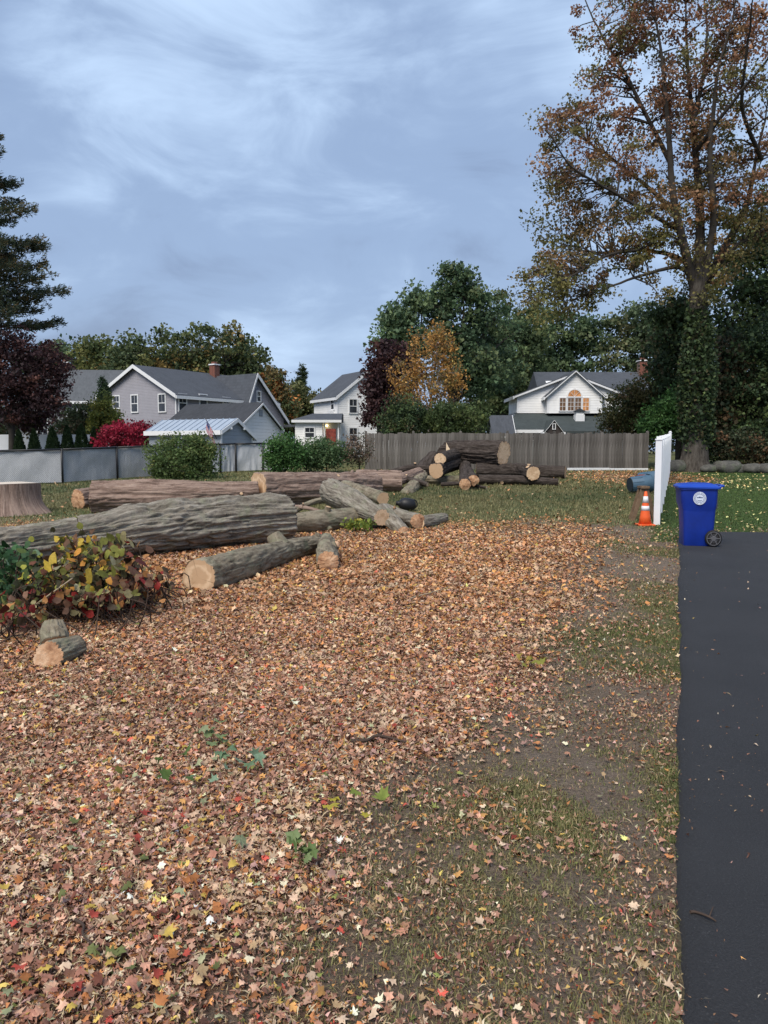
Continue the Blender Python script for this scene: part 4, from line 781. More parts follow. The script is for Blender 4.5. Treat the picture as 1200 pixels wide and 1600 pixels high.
# B: dark house behind
c0 = P(125, 640, 72); g0 = gzf(c0.x, c0.y); hB = thing('dark_house', 'dark grey house half hidden by the purple tree at left', 'house', (c0.x, c0.y, g0), math.radians(94))
gable(hB, -3.4, 3.4, -4.3, 4.2, -.3, 6.15-g0, 8.95-g0, 'siding_dark', 'roof_pale')
chimney(hB, 0, 1.2, 8.2-g0, 9.7-g0, .7)
for y in (-2.8, -.4, 2.2): window(hB, -3.42, y, 4.6-g0, .8, 1.3, -math.pi/2)
for y in (-2.8, -.4, 2.2): window(hB, -3.42, y, 1.9, .8, 1.3, -math.pi/2)
# C1: white gabled garage
p = P(375, 662, 46); g0 = gzf(p.x, p.y); hC = thing('garage', 'white clapboard garage with dark gable roof behind the metal roofed shed', 'garage', (p.x, p.y, g0), math.radians(65))
gable(hC, 0, 4.3, 0, 5.5, -.3, 3.2-g0, 4.5-g0, 'siding_white', 'roof_dark', ov=.2, ze1=3.05-g0, th=.1, rk=(.05, -.03))
MB().box(2.0, 2.35, -.04, -.005, 3.75-g0, 4.15-g0).build('gable_vent', 'siding_shed', hC)
# C2: shed with metal roof
p = P(345, 674, 41); g0 = gzf(p.x, p.y); hS = thing('shed', 'small grey shed with pale blue ribbed metal roof behind the chain link fence', 'shed', (p.x, p.y, g0), math.radians(65))
gable(hS, 0, 2.9, 0, 4.9, -.3, 2.68-g0, 3.3-g0, 'siding_shed', 'roof_metal', xp=1.3, ze1=2.4-g0, ov=.16, th=.05)
sl_ = (3.3-2.68)/1.3
for k in range(13):
    y = -.1+k*5.1/12; MB().extr([(-.16, y, 2.68-g0-.16*sl_+.07), (1.3, y, 3.3-g0+.07), (1.3, y, 3.3-g0+.11), (-.16, y, 2.68-g0-.16*sl_+.11)], (0, .04, 0)).build('roof_rib', 'roof_metal', hS)
window(hS, -.02, 2.2, 1.75-g0+.3, .7, .5, -math.pi/2, cols=1, mid=False)
l = MB().lathe([(.05, 0), (.09, .03), (.09, .1), (.03, .13)], 12).build('floodlight', 'trim_white', hS); l.location = (.7, -.15, 2.75-g0)
l = MB().lathe([(.05, 0), (.09, .03), (.09, .1), (.03, .13)], 12).build('floodlight', 'trim_white', hS); l.location = (1.9, -.15, 2.75-g0)
# flag on the shed
plain('flag_red', (.45, .025, .04), .8, .1); plain('flag_white', (.66, .66, .68), .8, .1); plain('flag_blue', (.03, .045, .17), .8, .1); plain('pole_dark', (.05, .045, .045), .5, .3)
a = P(339, 686, 40.2); b_ = P(320.5, 653, 40.0); fl = thing('flag', 'small stars and stripes flag on a slanting pole by the shed', 'flag', a)
d = np.array(b_-a); MB().bar((0, 0, 0), tuple(d), .022, 8).build('pole', 'pole_dark', fl, True); cl = bpy.data.objects.new('cloth', None); COL.objects.link(cl); cl.parent = fl
def fp(u, v):                                   # u along the hoist from the top, v along the fly (hanging)
    h0 = d*(1-.02-.62*u); return h0+np.array([.10*v+.035*math.sin(v*7+u*3), -.02+.10*math.sin(v*5.5+u*2.5)*v, -.80*v])
def fquad(b, u0, u1, v0, v1, off=0, n=6):
    for k in range(n):
        a_, c_ = v0+(v1-v0)*k/n, v0+(v1-v0)*(k+1)/n; q = [fp(u0, a_), fp(u1, a_), fp(u1, c_), fp(u0, c_)]; b.add([tuple(x+np.array([0, -off, 0])) for x in q], [(0, 1, 2, 3)])
for k in range(13):
    b = MB(); fquad(b, k/13, (k+1)/13, .4 if k < 7 else 0, 1, 0, 8); b.build('stripe', 'flag_red' if k % 2 == 0 else 'flag_white', cl)
b = MB(); fquad(b, 0, 7/13, 0, .4, 0, 6); b.build('canton', 'flag_blue', cl); b = MB()
for r in range(9):
    for k in range(6 if r % 2 == 0 else 5):
        u = (r+1)/10*7/13; v = .4*((k+.5)/6 if r % 2 == 0 else (k+1)/6); fquad(b, u-.012, u+.012, v-.014, v+.014, .004, 1)
b.build('stars', 'flag_white', cl)
# D: white house, centre
p = P(527, 620, 70); g0 = gzf(p.x, p.y); hD = thing('white_house', 'tall white house with grey gable roof left of the purple leaved tree', 'house', (p.x, p.y, g0), math.radians(30))
gable(hD, 0, 6.3, 0, 5.0, -.3, p.z-g0, 8.9-g0, 'siding_white', 'roof_slate', ov=.22)
window(hD, -.02, .9, 5.9-g0, .6, .95, -math.pi/2)
MB().box(-.4, 0, .6, 1.2, 4.95-g0, 5.3-g0).build('air_conditioner', 'trim_white', hD, bevel=.02)
for (x, z) in ((1.6, 5.7), (4.6, 5.7), (1.6, 3.1), (4.6, 3.1)): window(hD, x, -.02, z-g0, .75, 1.2)
# its one-storey wing
q0 = P(461, 660, 66.5); q1 = P(530, 660, 66.5); hw = thing('white_house_wing', 'one storey white wing with lit red door below the tall white house', 'house wing', (q0.x, q0.y, g0)); W_ = q1.x-q0.x; zt = 4.15-g0
MB().box(0, W_*.62, 0, 3.2, -.3, zt).build('wall', 'siding_white', hw); MB().box(W_*.62, W_, 1.2, 3.2, -.3, zt).build('porch_back_wall', 'siding_white', hw)
MB().add([(-.25, -.3, zt), (W_+.2, -.3, zt), (W_+.2, 3.3, zt), (-.25, 3.3, zt), (-.25, -.3, zt+.14), (W_+.2, -.3, zt+.14), (W_+.2, 3.3, zt+.14), (-.25, 3.3, zt+.14), (1.4, 1.6, zt+.75), (W_+.2, 1.6, zt+.75), (1.4, 3.3, zt+.75), (W_+.2, 3.3, zt+.75)], [(0, 3, 2, 1), (0, 1, 5, 4), (1, 2, 6, 5), (3, 0, 4, 7), (4, 5, 9, 8), (5, 6, 11, 9), (7, 4, 8, 10), (8, 9, 11, 10), (2, 3, 7, 10, 11, 6)]).build('roof', 'roof_slate', hw)
MB().box(-.27, W_+.22, -.36, -.302, zt-.1, zt+.12).build('gutter', 'trim_white', hw)
window(hw, W_*.33, -.02, 3.2-g0, .75, .8)
dr = MB().box(W_*.68, W_*.68+.85, 1.15, 1.2, 1.4-g0, 3.55-g0).build('door', 'door_lit', hw); MB().lathe([(.0, 0), (.09, .05), (.09, .16), (0, .2)], 10, (W_*.70, 1.0, 3.72-g0)).build('porch_light', 'porch_light', hw)
for x in (W_*.66, W_-.08): MB().box(x-.06, x+.06, .05, .17, -.3, zt-.1).build('porch_post', 'trim_white', hw)
# E: white house, right
s = 62/FPX; p = P(893, 645, 62); g0 = gzf(p.x, p.y); hE = thing('white_dormer_house', 'white house with arched amber window, wide dormer and brick chimney at right', 'house', (p.x, p.y, g0))
def zz_(y): return 1.6+(705-y)*s-g0
MB().box(-4.35, 5.5, .6, 7.4, -.3, zz_(645)).build('wall', 'siding_white', hE)
gable(hE, -4.35, 4.3, .02, 4.2, zz_(646), zz_(620), zz_(588), 'siding_white', 'roof_slate', ov=.28, roofname='dormer_roof', rk=(.06, -.06))
gable(hE, -2.1, 2.2, -.75, 3.5, zz_(647), zz_(620), zz_(586)+.12, 'siding_white', 'roof_slate', ov=.26, roofname='bay_roof', th=.1, rk=(.05, -.06))
zr = 1.6+(705-583)*66.5/FPX-g0; xl, xr = (831-600)/FPX*66.5-p.x, (993-600)/FPX*66.5-p.x
MB().add([(xl-.2, .9, zz_(618)), (xr+.2, .9, zz_(618)), (xr+.2, 4.5, zr), (xl-.0, 4.5, zr), (xr+.2, 8.1, zz_(618)), (xl-.2, 8.1, zz_(618)), (xl-.2, .9, zz_(618)-.15), (xr+.2, .9, zz_(618)-.15), (xr+.2, 8.1, zz_(618)-.15), (xl-.2, 8.1, zz_(618)-.15)], [(0, 1, 2, 3), (3, 2, 4, 5), (6, 9, 8, 7), (0, 6, 7, 1), (5, 4, 8, 9), (0, 3, 5, 9, 6), (1, 7, 8, 4, 2)]).build('main_roof', 'roof_slate', hE)
o = MB().box(-.45, .45, -.35, .35, 0, .1).build('skylight', 'trim_white', hE); o.location = (xl+1.15, 2.6, zz_(618)+(zr-zz_(618))*1.7/3.6+.02); o.rotation_euler = (math.atan2(zr-zz_(618), 3.6), 0, 0)
chimney(hE, xr+.25, 4.2, zz_(640), 1.6+(705-567)*66.2/FPX-g0, .72)
yb = -.77
for (xa, xb, gl) in ((871, 880, 'glass_dim'), (883.5, 892.5, 'glass_dim'), (894.5, 903.5, 'glass_dim'), (906.5, 915.5, 'glass_amber')):
    window(hE, (xa+xb)/2*s-893*s, yb, (zz_(624)+zz_(643))/2, (xb-xa)*s, (643-624)*s, 0, gl, mid=False, cols=2, rows=3, fr=.07)
n = 14; R = 10*s; V = [(R*math.cos(math.pi*k/n), 0, R*math.sin(math.pi*k/n)) for k in range(n+1)]; aw = MB().extr(V, (0, .02, 0)).build('arched_pane', 'glass_amber', hE); aw.location = (0.02, yb-.02, zz_(621.5))
b = MB(); V2 = [((R+.08)*math.cos(math.pi*k/n), 0, (R+.08)*math.sin(math.pi*k/n)) for k in range(n+1)]
for k in range(n): b.extr([V[k], V2[k], V2[k+1], V[k+1]], (0, -.05, 0))
for a in (45, 90, 135): b.bar((0, -.02, 0), (R*math.cos(math.radians(a)), -.02, R*math.sin(math.radians(a))), .012, 5)
b.box(-R-.1, R+.1, -.06, .0, -.09, -.005).build('arch_frame', 'trim_white', aw)
yl = -4.0; k58 = 58/FPX
def x58(px): return (px-600)*k58-p.x
def z58(y): return 1.6+(705-y)*k58-g0
MB().add([(x58(789), yl, z58(673)), (x58(958), yl, z58(674)), (5.3, .62, zz_(643)), (-4.3, .62, zz_(643)), (x58(789), yl, z58(673)-.16), (x58(958), yl, z58(674)-.16), (5.3, .62, zz_(643)-.4), (-4.3, .62, zz_(643)-.4)], [(0, 1, 2, 3), (4, 7, 6, 5), (0, 4, 5, 1), (1, 5, 6, 2), (3, 7, 4, 0), (2, 6, 7, 3)]).build('lower_roof', 'roof_green', hE)
MB().box(x58(790), x58(848), yl-.07, yl-.005, z58(673)-.18, z58(673)+.06).build('gutter', 'trim_white', hE)
MB().box(x58(795), x58(847), yl+.4, .5, -.3, z58(674)-.15).build('lower_wall', 'siding_green', hE); MB().box(x58(847)+.02, x58(952), yl+.7, .5, -.3, z58(675)-.15).build('lower_wall', 'siding_brown', hE)
for px in (806, 820, 834): window(hE, x58(px), yl+.38, z58(681.5), .5, .5, cols=1)
gable(hE, x58(848), x58(875), yl-.55, yl+2.2, -.3, z58(675), z58(658), 'siding_brown', 'roof_green', ov=.10, th=.07, roofname='porch_roof', rk=(.0, -.03))
window(hE, x58(861.5), yl-.57, z58(667), .16, .36, cols=1, mid=False, fr=.05)
yc = -1.5; MB().box(-.12, .58, yc-.35, yc+.35, zz_(660), zz_(650)).build('cupola_base', 'trim_white', hE)
c = MB().box(-.06, .52, yc-.29, yc+.29, zz_(650)+.002, zz_(645)).build('cupola', 'siding_white', hE); MB().extr([(-.2, yc-.42, zz_(645)), (.66, yc-.42, zz_(645)), (.23, yc-.42, zz_(641))], (0, .84, 0)).build('cupola_roof', 'roof_dark', c)
c2 = P(784, 660, 57.5); g2 = gzf(c2.x, c2.y); hF = thing('grey_roof_house', 'low grey roof peeking over the fence left of the dormer house', 'house', (c2.x, c2.y, g2), math.radians(90))
gable(hF, -1.6, 1.6, -.55, .75, -.3, 2.75-g2, 4.1-g2, 'siding_dark', 'roof_slate', ov=.2)
print('houses done')
# ------------------------------------------------------------------ trees and shrubs
bark('bark_tree', (.020, .017, .014), (.055, .047, .040), (.11, .098, .086), (10, 10, 2), .03)
plain('branch_bark', (.055, .048, .042), .9, .1, var=.3, scale=3); plain('branch_pale', (.17, .15, .13), .9, .1, var=.3, scale=3)
def clusters(lobes, n, rng, Y, shell=2.0, base=None):
    vol = np.array([l[2]*l[3]*l[2] for l in lobes], float)**.62; pick_ = rng.choice(len(lobes), n, p=vol/vol.sum()); out = np.zeros((n, 3))
    d = unit(rng.normal(size=(n, 3))); r = rng.uniform(size=n)**(1/(1+shell))
    for k, l in enumerate(lobes):
        m_ = pick_ == k; dY = l[4] if len(l) > 4 else 0; c = np.array(P(l[0], l[1], Y+dY)); rx, rz = MP(l[2], Y+dY), MP(l[3], Y+dY)
        out[m_] = c+d[m_]*r[m_][:, None]*np.array([rx, rx*.85, rz])
    return out
def tree(name, label, px, Y, lobes, ncl, lpc, ls, pal, cr=.7, flat=.6, tr=.25, fork=None, limbs=7, group=None, seed=0, cat='tree', barkm='branch_bark', twigs=True, up=.5, shell=1.6, grad=None, sub=0, py0=None, wid=.38, xpar=None, nlimbseg=8):
    rng = np.random.default_rng(seed+100); g = GX(px, Y); C = clusters(lobes, ncl, rng, Y, shell); C[:, 2] = np.maximum(C[:, 2], g.z+.15)
    t = thing(name, label, cat, g, 0, group); b = np.array(g); zmin, zmax = C[:, 2].min(), C[:, 2].max(); cen = C.mean(0)
    fz = (g.z+.55*(zmin-g.z)+.25*(cen[2]-g.z)) if fork is None else P(px, fork, Y).z
    top = np.array([b[0]+.15*(cen[0]-b[0]), b[1]+.1*(cen[1]-b[1]), fz]); paths = []
    tp = curve([b-[0, 0, .1], b*.5+top*.5+rng.normal(0, tr*.25, 3), top], 10); rr = np.linspace(tr, tr*.72, 10); rr[0] *= 1.5; rr[1] *= 1.15
    paths.append((tp, rr)); limbpts = []; limbrad = []
    if limbs:
        idx = [int(np.argmax(C[:, 2]))]                        # spread limb ends by farthest-point sampling
        dist = np.linalg.norm(C-C[idx[0]], axis=1)
        for _ in range(limbs-1):
            k = int(np.argmax(dist)); idx.append(k); dist = np.minimum(dist, np.linalg.norm(C-C[k], axis=1))
        for k in idx:
            e = C[k]; s0 = tp[rng.integers(6, 10)] if fz-g.z > .8 else tp[-1]; mid = s0*.5+e*.5+np.array([0, 0, .13*np.linalg.norm(e-s0)])+rng.normal(0, .05*np.linalg.norm(e-s0), 3)
            pp = curve([s0, s0*.72+mid*.28+[0, 0, .04*np.linalg.norm(e-s0)], mid, e], 12)+np.cumsum(rng.normal(0, .02*np.linalg.norm(e-s0)/4, (12, 3)), 0); r_ = np.linspace(tr*.5, tr*.06, 12); paths.append((pp, r_)); limbpts.append(pp); limbrad.append(r_)
        LPt = np.concatenate(limbpts); LR = np.concatenate(limbrad)
        if twigs:
            for c in C:
                dd = np.linalg.norm(LPt-c, axis=1)+.9*np.maximum(0, LPt[:, 2]-c[2]); k = int(np.argmin(dd)); a = LPt[k]; ln = np.linalg.norm(c-a)
                if ln < .1: continue
                m_ = a*.5+c*.5+np.array([0, 0, .12*ln])+rng.normal(0, .06*ln, 3); pp = curve([a, m_, c], 6); paths.append((pp, np.linspace(min(LR[k]*.7, .03+.018*ln), .008+.002*Y/40, 6)))
    V, F = tubes(paths, 6); V[:, :3] -= b
    part('trunk', V, F, barkm, t, True)
    n = ncl*lpc; ci = np.repeat(np.arange(ncl), lpc); crs = cr*rng.uniform(.55, 1.35, ncl)
    D = unit(rng.normal(size=(n, 3)))*(rng.uniform(size=(n, 1))**.5*2.0)*crs[ci][:, None]*np.array([1, 1, flat]); D[:, 2] -= .12*np.linalg.norm(D[:, :2], axis=1)
    L_ = C[ci]+D*.62; L_[:, 2] = np.maximum(L_[:, 2], g.z+.03)
    col = pick(pal, ncl, rng)
    if grad is not None: col = grad(C, col, rng)
    col = 2.15*col[ci]*np.exp(rng.normal(0, .22, (n, 1)))*np.exp(rng.normal(0, .12, (ncl, 1)))[ci]
    V, F = cards(L_-b, ls*rng.uniform(.4, 1.0, n)*rng.uniform(.8, 1.6, n), rng, up, wid=wid)
    part('crown', V, F, 'crown_leaf', t, cols=np.repeat(np.clip(col, 0, .8), 4, 0)); return t
G1 = [((.044, .058, .024), 4), ((.062, .074, .028), 3), ((.085, .088, .032), 2), ((.032, .046, .022), 3), ((.12, .085, .03), .7)]
G2 = [((.040, .066, .034), 4), ((.060, .085, .040), 3), ((.030, .050, .028), 3), ((.085, .105, .05), 1.2)]
DK = [((.026, .042, .020), 4), ((.036, .056, .024), 3), ((.056, .076, .028), 2), ((.020, .031, .016), 2), ((.05, .042, .022), .8)]
PU = [((.028, .015, .017), 4), ((.042, .020, .020), 3), ((.022, .013, .015), 3), ((.070, .032, .026), 1.4)]
YO = [((.24, .125, .035), 4), ((.18, .10, .034), 3), ((.28, .17, .055), 2), ((.11, .085, .032), 2.5)]
# --- wood behind the left houses
TG = 'trees behind the grey house'
tree('broad_tree', 'broad olive green tree with the highest crown behind the grey house ridge', 345, 86, [(340, 555, 70, 50), (300, 585, 60, 45), (385, 585, 45, 45)], 230, 62, .42, G1, 1.15, .6, .4, group=TG, seed=1)
tree('broad_tree', 'green tree left of the highest crown, above the grey gable', 235, 84, [(245, 560, 62, 50), (205, 580, 50, 45), (215, 610, 70, 40)], 210, 60, .42, G1, 1.15, .6, .4, group=TG, seed=2)
tree('broad_tree', 'yellowish green tree between the purple tree and the grey gable', 170, 88, [(165, 565, 45, 38), (190, 600, 50, 40)], 150, 55, .42, [((.080, .082, .027), 3), ((.064, .072, .025), 3), ((.11, .09, .03), 1.2), ((.04, .054, .022), 2)], 1.1, .6, .35, group=TG, seed=3)
tree('broad_tree', 'green crown rising above the dark house roof', 115, 92, [(115, 565, 50, 36), (75, 575, 50, 40), (125, 600, 70, 40)], 170, 55, .45, G2, 1.15, .6, .35, group=TG, seed=4)
tree('orange_tree', 'small tree with a patch of orange leaves right of the grey house', 425, 84, [(425, 600, 24, 36), (415, 630, 24, 30), (440, 640, 26, 30)], 110, 50, .36, [((.18, .075, .024), 3), ((.09, .07, .03), 3), ((.05, .062, .026), 3)], .8, .7, .2, group=TG, seed=5)
tree('broad_tree', 'dull green tree between the two left houses and the tall white house', 470, 92, [(465, 625, 32, 36), (440, 650, 28, 26), (490, 645, 26, 30)], 130, 50, .40, [((.085, .09, .038), 3), ((.06, .07, .03), 3), ((.12, .10, .045), 1)], .9, .65, .25, group=TG, seed=6)
tree('broad_tree', 'green tree just right of the grey chimney above the wing roof', 400, 95, [(398, 590, 30, 38), (380, 610, 40, 30)], 110, 50, .42, G1, 1., .6, .3, group=TG, seed=7)
# --- centre group
TC = 'trees in the middle background'
tree('tall_tree', 'tallest green tree in the middle above the yellow birch', 700, 62, [(712, 440, 32, 28), (684, 478, 36, 30), (754, 472, 34, 38), (768, 525, 42, 40, 5), (700, 530, 52, 38), (738, 575, 56, 46), (792, 575, 30, 40, 10)], 330, 58, .32, G2, .82, .6, .42, group=TC, seed=11, limbs=11)
tree('tall_tree', 'leaning lighter green crown at the left of the tall middle tree', 632, 60, [(648, 470, 20, 22), (622, 500, 26, 20), (606, 530, 20, 24), (640, 540, 32, 30)], 120, 55, .34, [((.06, .095, .05), 3), ((.045, .07, .04), 3), ((.085, .115, .055), 2)], .9, .6, .28, group=TC, seed=12)
tree('purple_tree', 'dark purple leaved tree against the tall white house', 590, 55, [(606, 560, 28, 34), (588, 598, 20, 34), (606, 622, 32, 42), (580, 642, 15, 24), (625, 590, 28, 44)], 190, 70, .27, PU, .75, .7, .25, group=TC, seed=13)
tree('birch_tree', 'yellow orange birch with thin foliage in the middle', 668, 50, [(672, 545, 34, 38), (640, 585, 36, 32), (700, 590, 32, 36), (668, 610, 56, 36), (690, 530, 22, 26)], 330, 20, .15, YO, .42, 1.1, .14, group=TC, seed=14, limbs=12, barkm='branch_pale', wid=.42)
tree('broad_tree', 'dark green tree filling the gap between the tall tree and the dormer house', 800, 77, [(800, 560, 50, 60), (790, 620, 46, 50), (830, 520, 36, 50)], 240, 55, .36, [((.042, .062, .030), 4), ((.06, .082, .036), 3), ((.085, .10, .042), 1.5)], 1.0, .6, .35, group=TC, seed=15)
tree('broad_tree', 'green tree with sky gaps directly behind the dormer house roof', 880, 84, [(860, 520, 48, 44), (900, 545, 46, 46), (850, 570, 44, 34), (925, 525, 40, 34)], 210, 48, .40, G2, 1.05, .6, .35, group=TC, seed=16)
tree('broad_tree', 'tree behind the brick chimney of the dormer house', 1000, 82, [(1000, 515, 56, 40), (1045, 530, 44, 50), (975, 560, 50, 40), (1040, 590, 60, 50)], 250, 52, .40, [((.045, .062, .032), 4), ((.06, .075, .035), 3), ((.08, .08, .04), 1), ((.035, .05, .028), 2)], 1.1, .6, .35, group=TC, seed=17)
tree('broad_tree', 'low dark tree left behind the dormer house dormer', 820, 90, [(790, 520, 34, 60), (830, 600, 40, 40), (760, 620, 40, 50)], 150, 45, .42, DK, 1.1, .6, .3, group=TC, seed=18)
tree('round_shrub', 'rounded dark green evergreen shrub left half of the pair under the birch', 632, 44, [(632, 652, 36, 30), (610, 665, 18, 20)], 110, 85, .14, DK, .42, .9, .1, group='dark rounded shrubs', seed=19, cat='shrub', limbs=6)
tree('round_shrub', 'rounded dark green evergreen shrub right half of the pair under the birch', 708, 44, [(705, 655, 40, 27), (735, 660, 26, 24), (680, 660, 24, 22)], 130, 85, .14, [((.030, .046, .018), 4), ((.045, .062, .022), 3), ((.07, .085, .03), 1)], .42, .9, .1, group='dark rounded shrubs', seed=20, cat='shrub', limbs=6)
# --- right side
TR = 'dark trees at the right'
def mg(C, col, rng):                               # orange-brown top, greener inside and low on the left
    z = C[:, 2]; f = np.clip((z-7.5)/9+rng.normal(0, .28, len(z)), 0, 1)[:, None]; a = pick([((.115, .120, .040), 3), ((.15, .135, .046), 3), ((.080, .088, .034), 2), ((.22, .13, .045), 1.0)], len(z), rng); b = pick([((.20, .100, .058), 4), ((.27, .15, .088), 3), ((.16, .09, .06), 2), ((.135, .12, .05), 3.6)], len(z), rng); return a*(1-f)+b*f
MT = [(955, 55, 66, 60), (900, 185, 66, 36), (885, 265, 56, 46), (880, 345, 50, 50), (870, 415, 52, 28), (850, 460, 36, 22), (960, 300, 80, 90), (1040, 160, 90, 110), (1120, 90, 90, 110), (1150, 240, 80, 100), (1060, 330, 70, 60), (1000, 390, 60, 34), (1180, 340, 60, 60), (1010, 20, 80, 60), (940, 120, 34, 34), (860, 200, 30, 26), (1080, -60, 120, 60), (885, 470, 44, 26), (838, 432, 26, 26), (925, 450, 30, 26)]
def maple():
    rng = np.random.default_rng(77); px, Y = 1084, 37.0; g = GX(px, Y); b = np.array(g); t = thing('maple_tree', 'very tall maple with thinning orange brown and green leaves at right', 'tree', g)
    fk = np.array(P(1092, 405, Y)); tp = curve([b-[0, 0, .1], b*.7+fk*.3+[.05, 0, 0], b*.35+fk*.65, fk], 26); n = 28; th = np.arange(n)*2*np.pi/n; rad = np.interp(np.linspace(0, 1, 26), [0, .05, .15, .6, 1], [.86, .64, .52, .44, .34])
    s = np.linspace(0, 10, 26)[:, None]; R = rad[:, None]*(1+.16*(vnoise(np.cos(th)[None]*1.6, np.sin(th)[None]*1.6, s*.4, 4)-.5))+.05*(1-2*np.abs(fbm(np.cos(th)[None]*5, np.sin(th)[None]*5, s*.7, 6)*2-1))
    V = tp[:, None]-b+np.stack([R*np.cos(th), R*np.sin(th), 0*R], -1); bk = np.stack([np.broadcast_to(.5*np.cos(th), R.shape), np.broadcast_to(.5*np.sin(th), R.shape), np.broadcast_to(s, R.shape)], -1)
    i = np.arange(25)[:, None]*n; k = np.arange(n)[None]; part('trunk', V.reshape(-1, 3), np.stack([i+k, i+(k+1) % n, i+n+(k+1) % n, i+n+k], -1).reshape(-1, 4), 'bark_tree', t, True, attrs={'bk': bk.reshape(-1, 3)})
    LM_ = [([(1088, 440), (1060, 417), (1020, 424), (970, 440), (930, 455)], .14, -.5), ([(1088, 420), (1050, 400), (1000, 392), (940, 398), (890, 392)], .16, 1), ([(1090, 470), (1066, 375), (1050, 300), (1045, 200), (1035, 90), (1020, -20)], .30, -.5), ([(1091, 470), (1094, 340), (1085, 220), (1078, 110), (1076, -20)], .32, .8), ([(1093, 470), (1114, 350), (1110, 240), (1120, 120), (1150, 0)], .26, -1), ([(1094, 460), (1135, 385), (1170, 320), (1190, 250), (1215, 150)], .28, 1), ([(1095, 450), (1145, 390), (1200, 360), (1260, 330)], .18, 0),
           ([(1055, 330), (1010, 290), (960, 250), (915, 215), (870, 175)], .13, 1.2), ([(1060, 360), (1010, 330), (960, 300), (905, 265), (850, 200)], .12, -1.2), ([(1050, 260), (1015, 190), (980, 120), (945, 60), (915, 0)], .14, .6), ([(1000, 390), (950, 400), (900, 430), (850, 455), (830, 470)], .09, -1.5), ([(1080, 200), (1100, 120), (1110, 40), (1100, -40)], .14, 2), ([(1190, 250), (1160, 170), (1165, 80), (1180, -20)], .13, -2), ([(1085, 240), (1130, 180), (1190, 110), (1230, 60)], .12, -2)]
    lp = []; lr = []
    for pts, r0, dy in LM_:
        m_ = len(pts); c = curve([np.array(P(x, y, Y+dy*2.2*q/(m_-1)*(1 if m_ > 2 else 0))) for q, (x, y) in enumerate(pts)], 22); c = c+np.cumsum(rng.normal(0, .035, (22, 3)), 0)*np.linspace(0, 1, 22)[:, None]; r = np.linspace(r0*.85, .025, 22); lp.append(c); lr.append(r); V, F = tubes([(c-b, r)], 8); part('limb', V, F, 'branch_bark', t, True)
    LPt = np.concatenate(lp); LR = np.concatenate(lr); C = clusters(MT, 520, rng, Y, 1.0)
    k = rng.choice(len(LPt), 150); C = np.concatenate([C, LPt[k]+rng.normal(0, .7, (150, 3))]); C = C[(C[:, 2] > 7)]; nc = len(C); paths = []
    for c in C:
        dd = np.linalg.norm(LPt-c, axis=1)+1.0*np.maximum(0, LPt[:, 2]-c[2]); j = int(np.argmin(dd)); a = LPt[j]; ln = np.linalg.norm(c-a); m_ = a*.5+c*.5+np.array([0, 0, .1*ln])+rng.normal(0, .07*ln, 3); paths.append((curve([a, m_, c], 6)-b, np.linspace(min(LR[j]*.7, .02+.016*ln), .012, 6)))
    V, F = tubes(paths, 5); part('branches', V, F, 'branch_bark', t, True)['kind'] = 'stuff'
    lpc = 88; n = nc*lpc; ci = np.repeat(np.arange(nc), lpc); D = unit(rng.normal(size=(n, 3)))*(rng.uniform(size=(n, 1))**.5*1.55)*(.50*rng.uniform(.6, 1.4, nc))[ci][:, None]*np.array([1, 1, .7]); col = 1.4*mg(C, None, rng)[ci]*np.exp(rng.normal(0, .25, (n, 1)))
    V, F = cards(C[ci]+D*.8-b, .125*rng.uniform(.5, 1.5, n), rng, .3, wid=.42); part('crown', V, F, 'crown_leaf', t, cols=np.repeat(np.clip(col, 0, .7), 4, 0))
    # ivy sleeve
    n = 9000; u = rng.uniform(size=n)**.8; a = rng.uniform(0, 6.283, n); f_ = .16+.62*u; i_ = np.clip((f_*25).astype(int), 0, 25); rr = np.interp(f_, [.16, .25, .5, .66, .78], [.05, .30, .36, .26, .08])*rng.uniform(.2, 1.5, n)*(.5+fbm(np.cos(a)*2, np.sin(a)*2, f_*9, 3, 2))
    cc = tp[i_]+np.stack([(rad[i_]*.8+rr)*np.cos(a), (rad[i_]*.8+rr)*np.sin(a), rng.normal(0, .3, n)], -1)-b; col = 1.9*pick(DK, n, rng)*np.exp(rng.normal(0, .25, (n, 1))); V, F = cards(cc, .17*rng.uniform(.6, 1.3, n), rng, .2, wid=.45); part('ivy', V, F, 'crown_leaf', t, cols=np.repeat(col, 4, 0))
maple()
tree('dark_tree', 'dark green tree rising behind the maple trunk at the right edge', 1165, 46, [(1165, 420, 52, 60), (1190, 500, 60, 70), (1140, 520, 40, 60), (1180, 600, 60, 70), (1210, 350, 50, 60), (1135, 610, 40, 50)], 330, 62, .26, DK, .95, .6, .35, group=TR, seed=31)
tree('dark_tree', 'shaded tree with brownish foliage right of the maple trunk', 1130, 41.5, [(1135, 560, 34, 50), (1130, 620, 34, 46), (1120, 665, 34, 24)], 150, 55, .22, [((.045, .036, .02), 3), ((.03, .045, .022), 3), ((.08, .05, .026), 1.2), ((.022, .034, .018), 2)], .75, .65, .2, group=TR, seed=32)
tree('dark_tree', 'dark evergreen at the far right edge above the boulders', 1195, 40.5, [(1195, 620, 46, 60), (1205, 540, 40, 50), (1190, 680, 50, 30)], 220, 60, .2, DK, .75, .65, .25, group=TR, seed=33)
tree('dark_tree', 'dark leafy tree crowding behind the ivy covered trunk', 1062, 44, [(1060, 560, 40, 60), (1065, 630, 40, 50), (1050, 500, 30, 40)], 200, 58, .24, DK, .8, .65, .25, group=TR, seed=34)
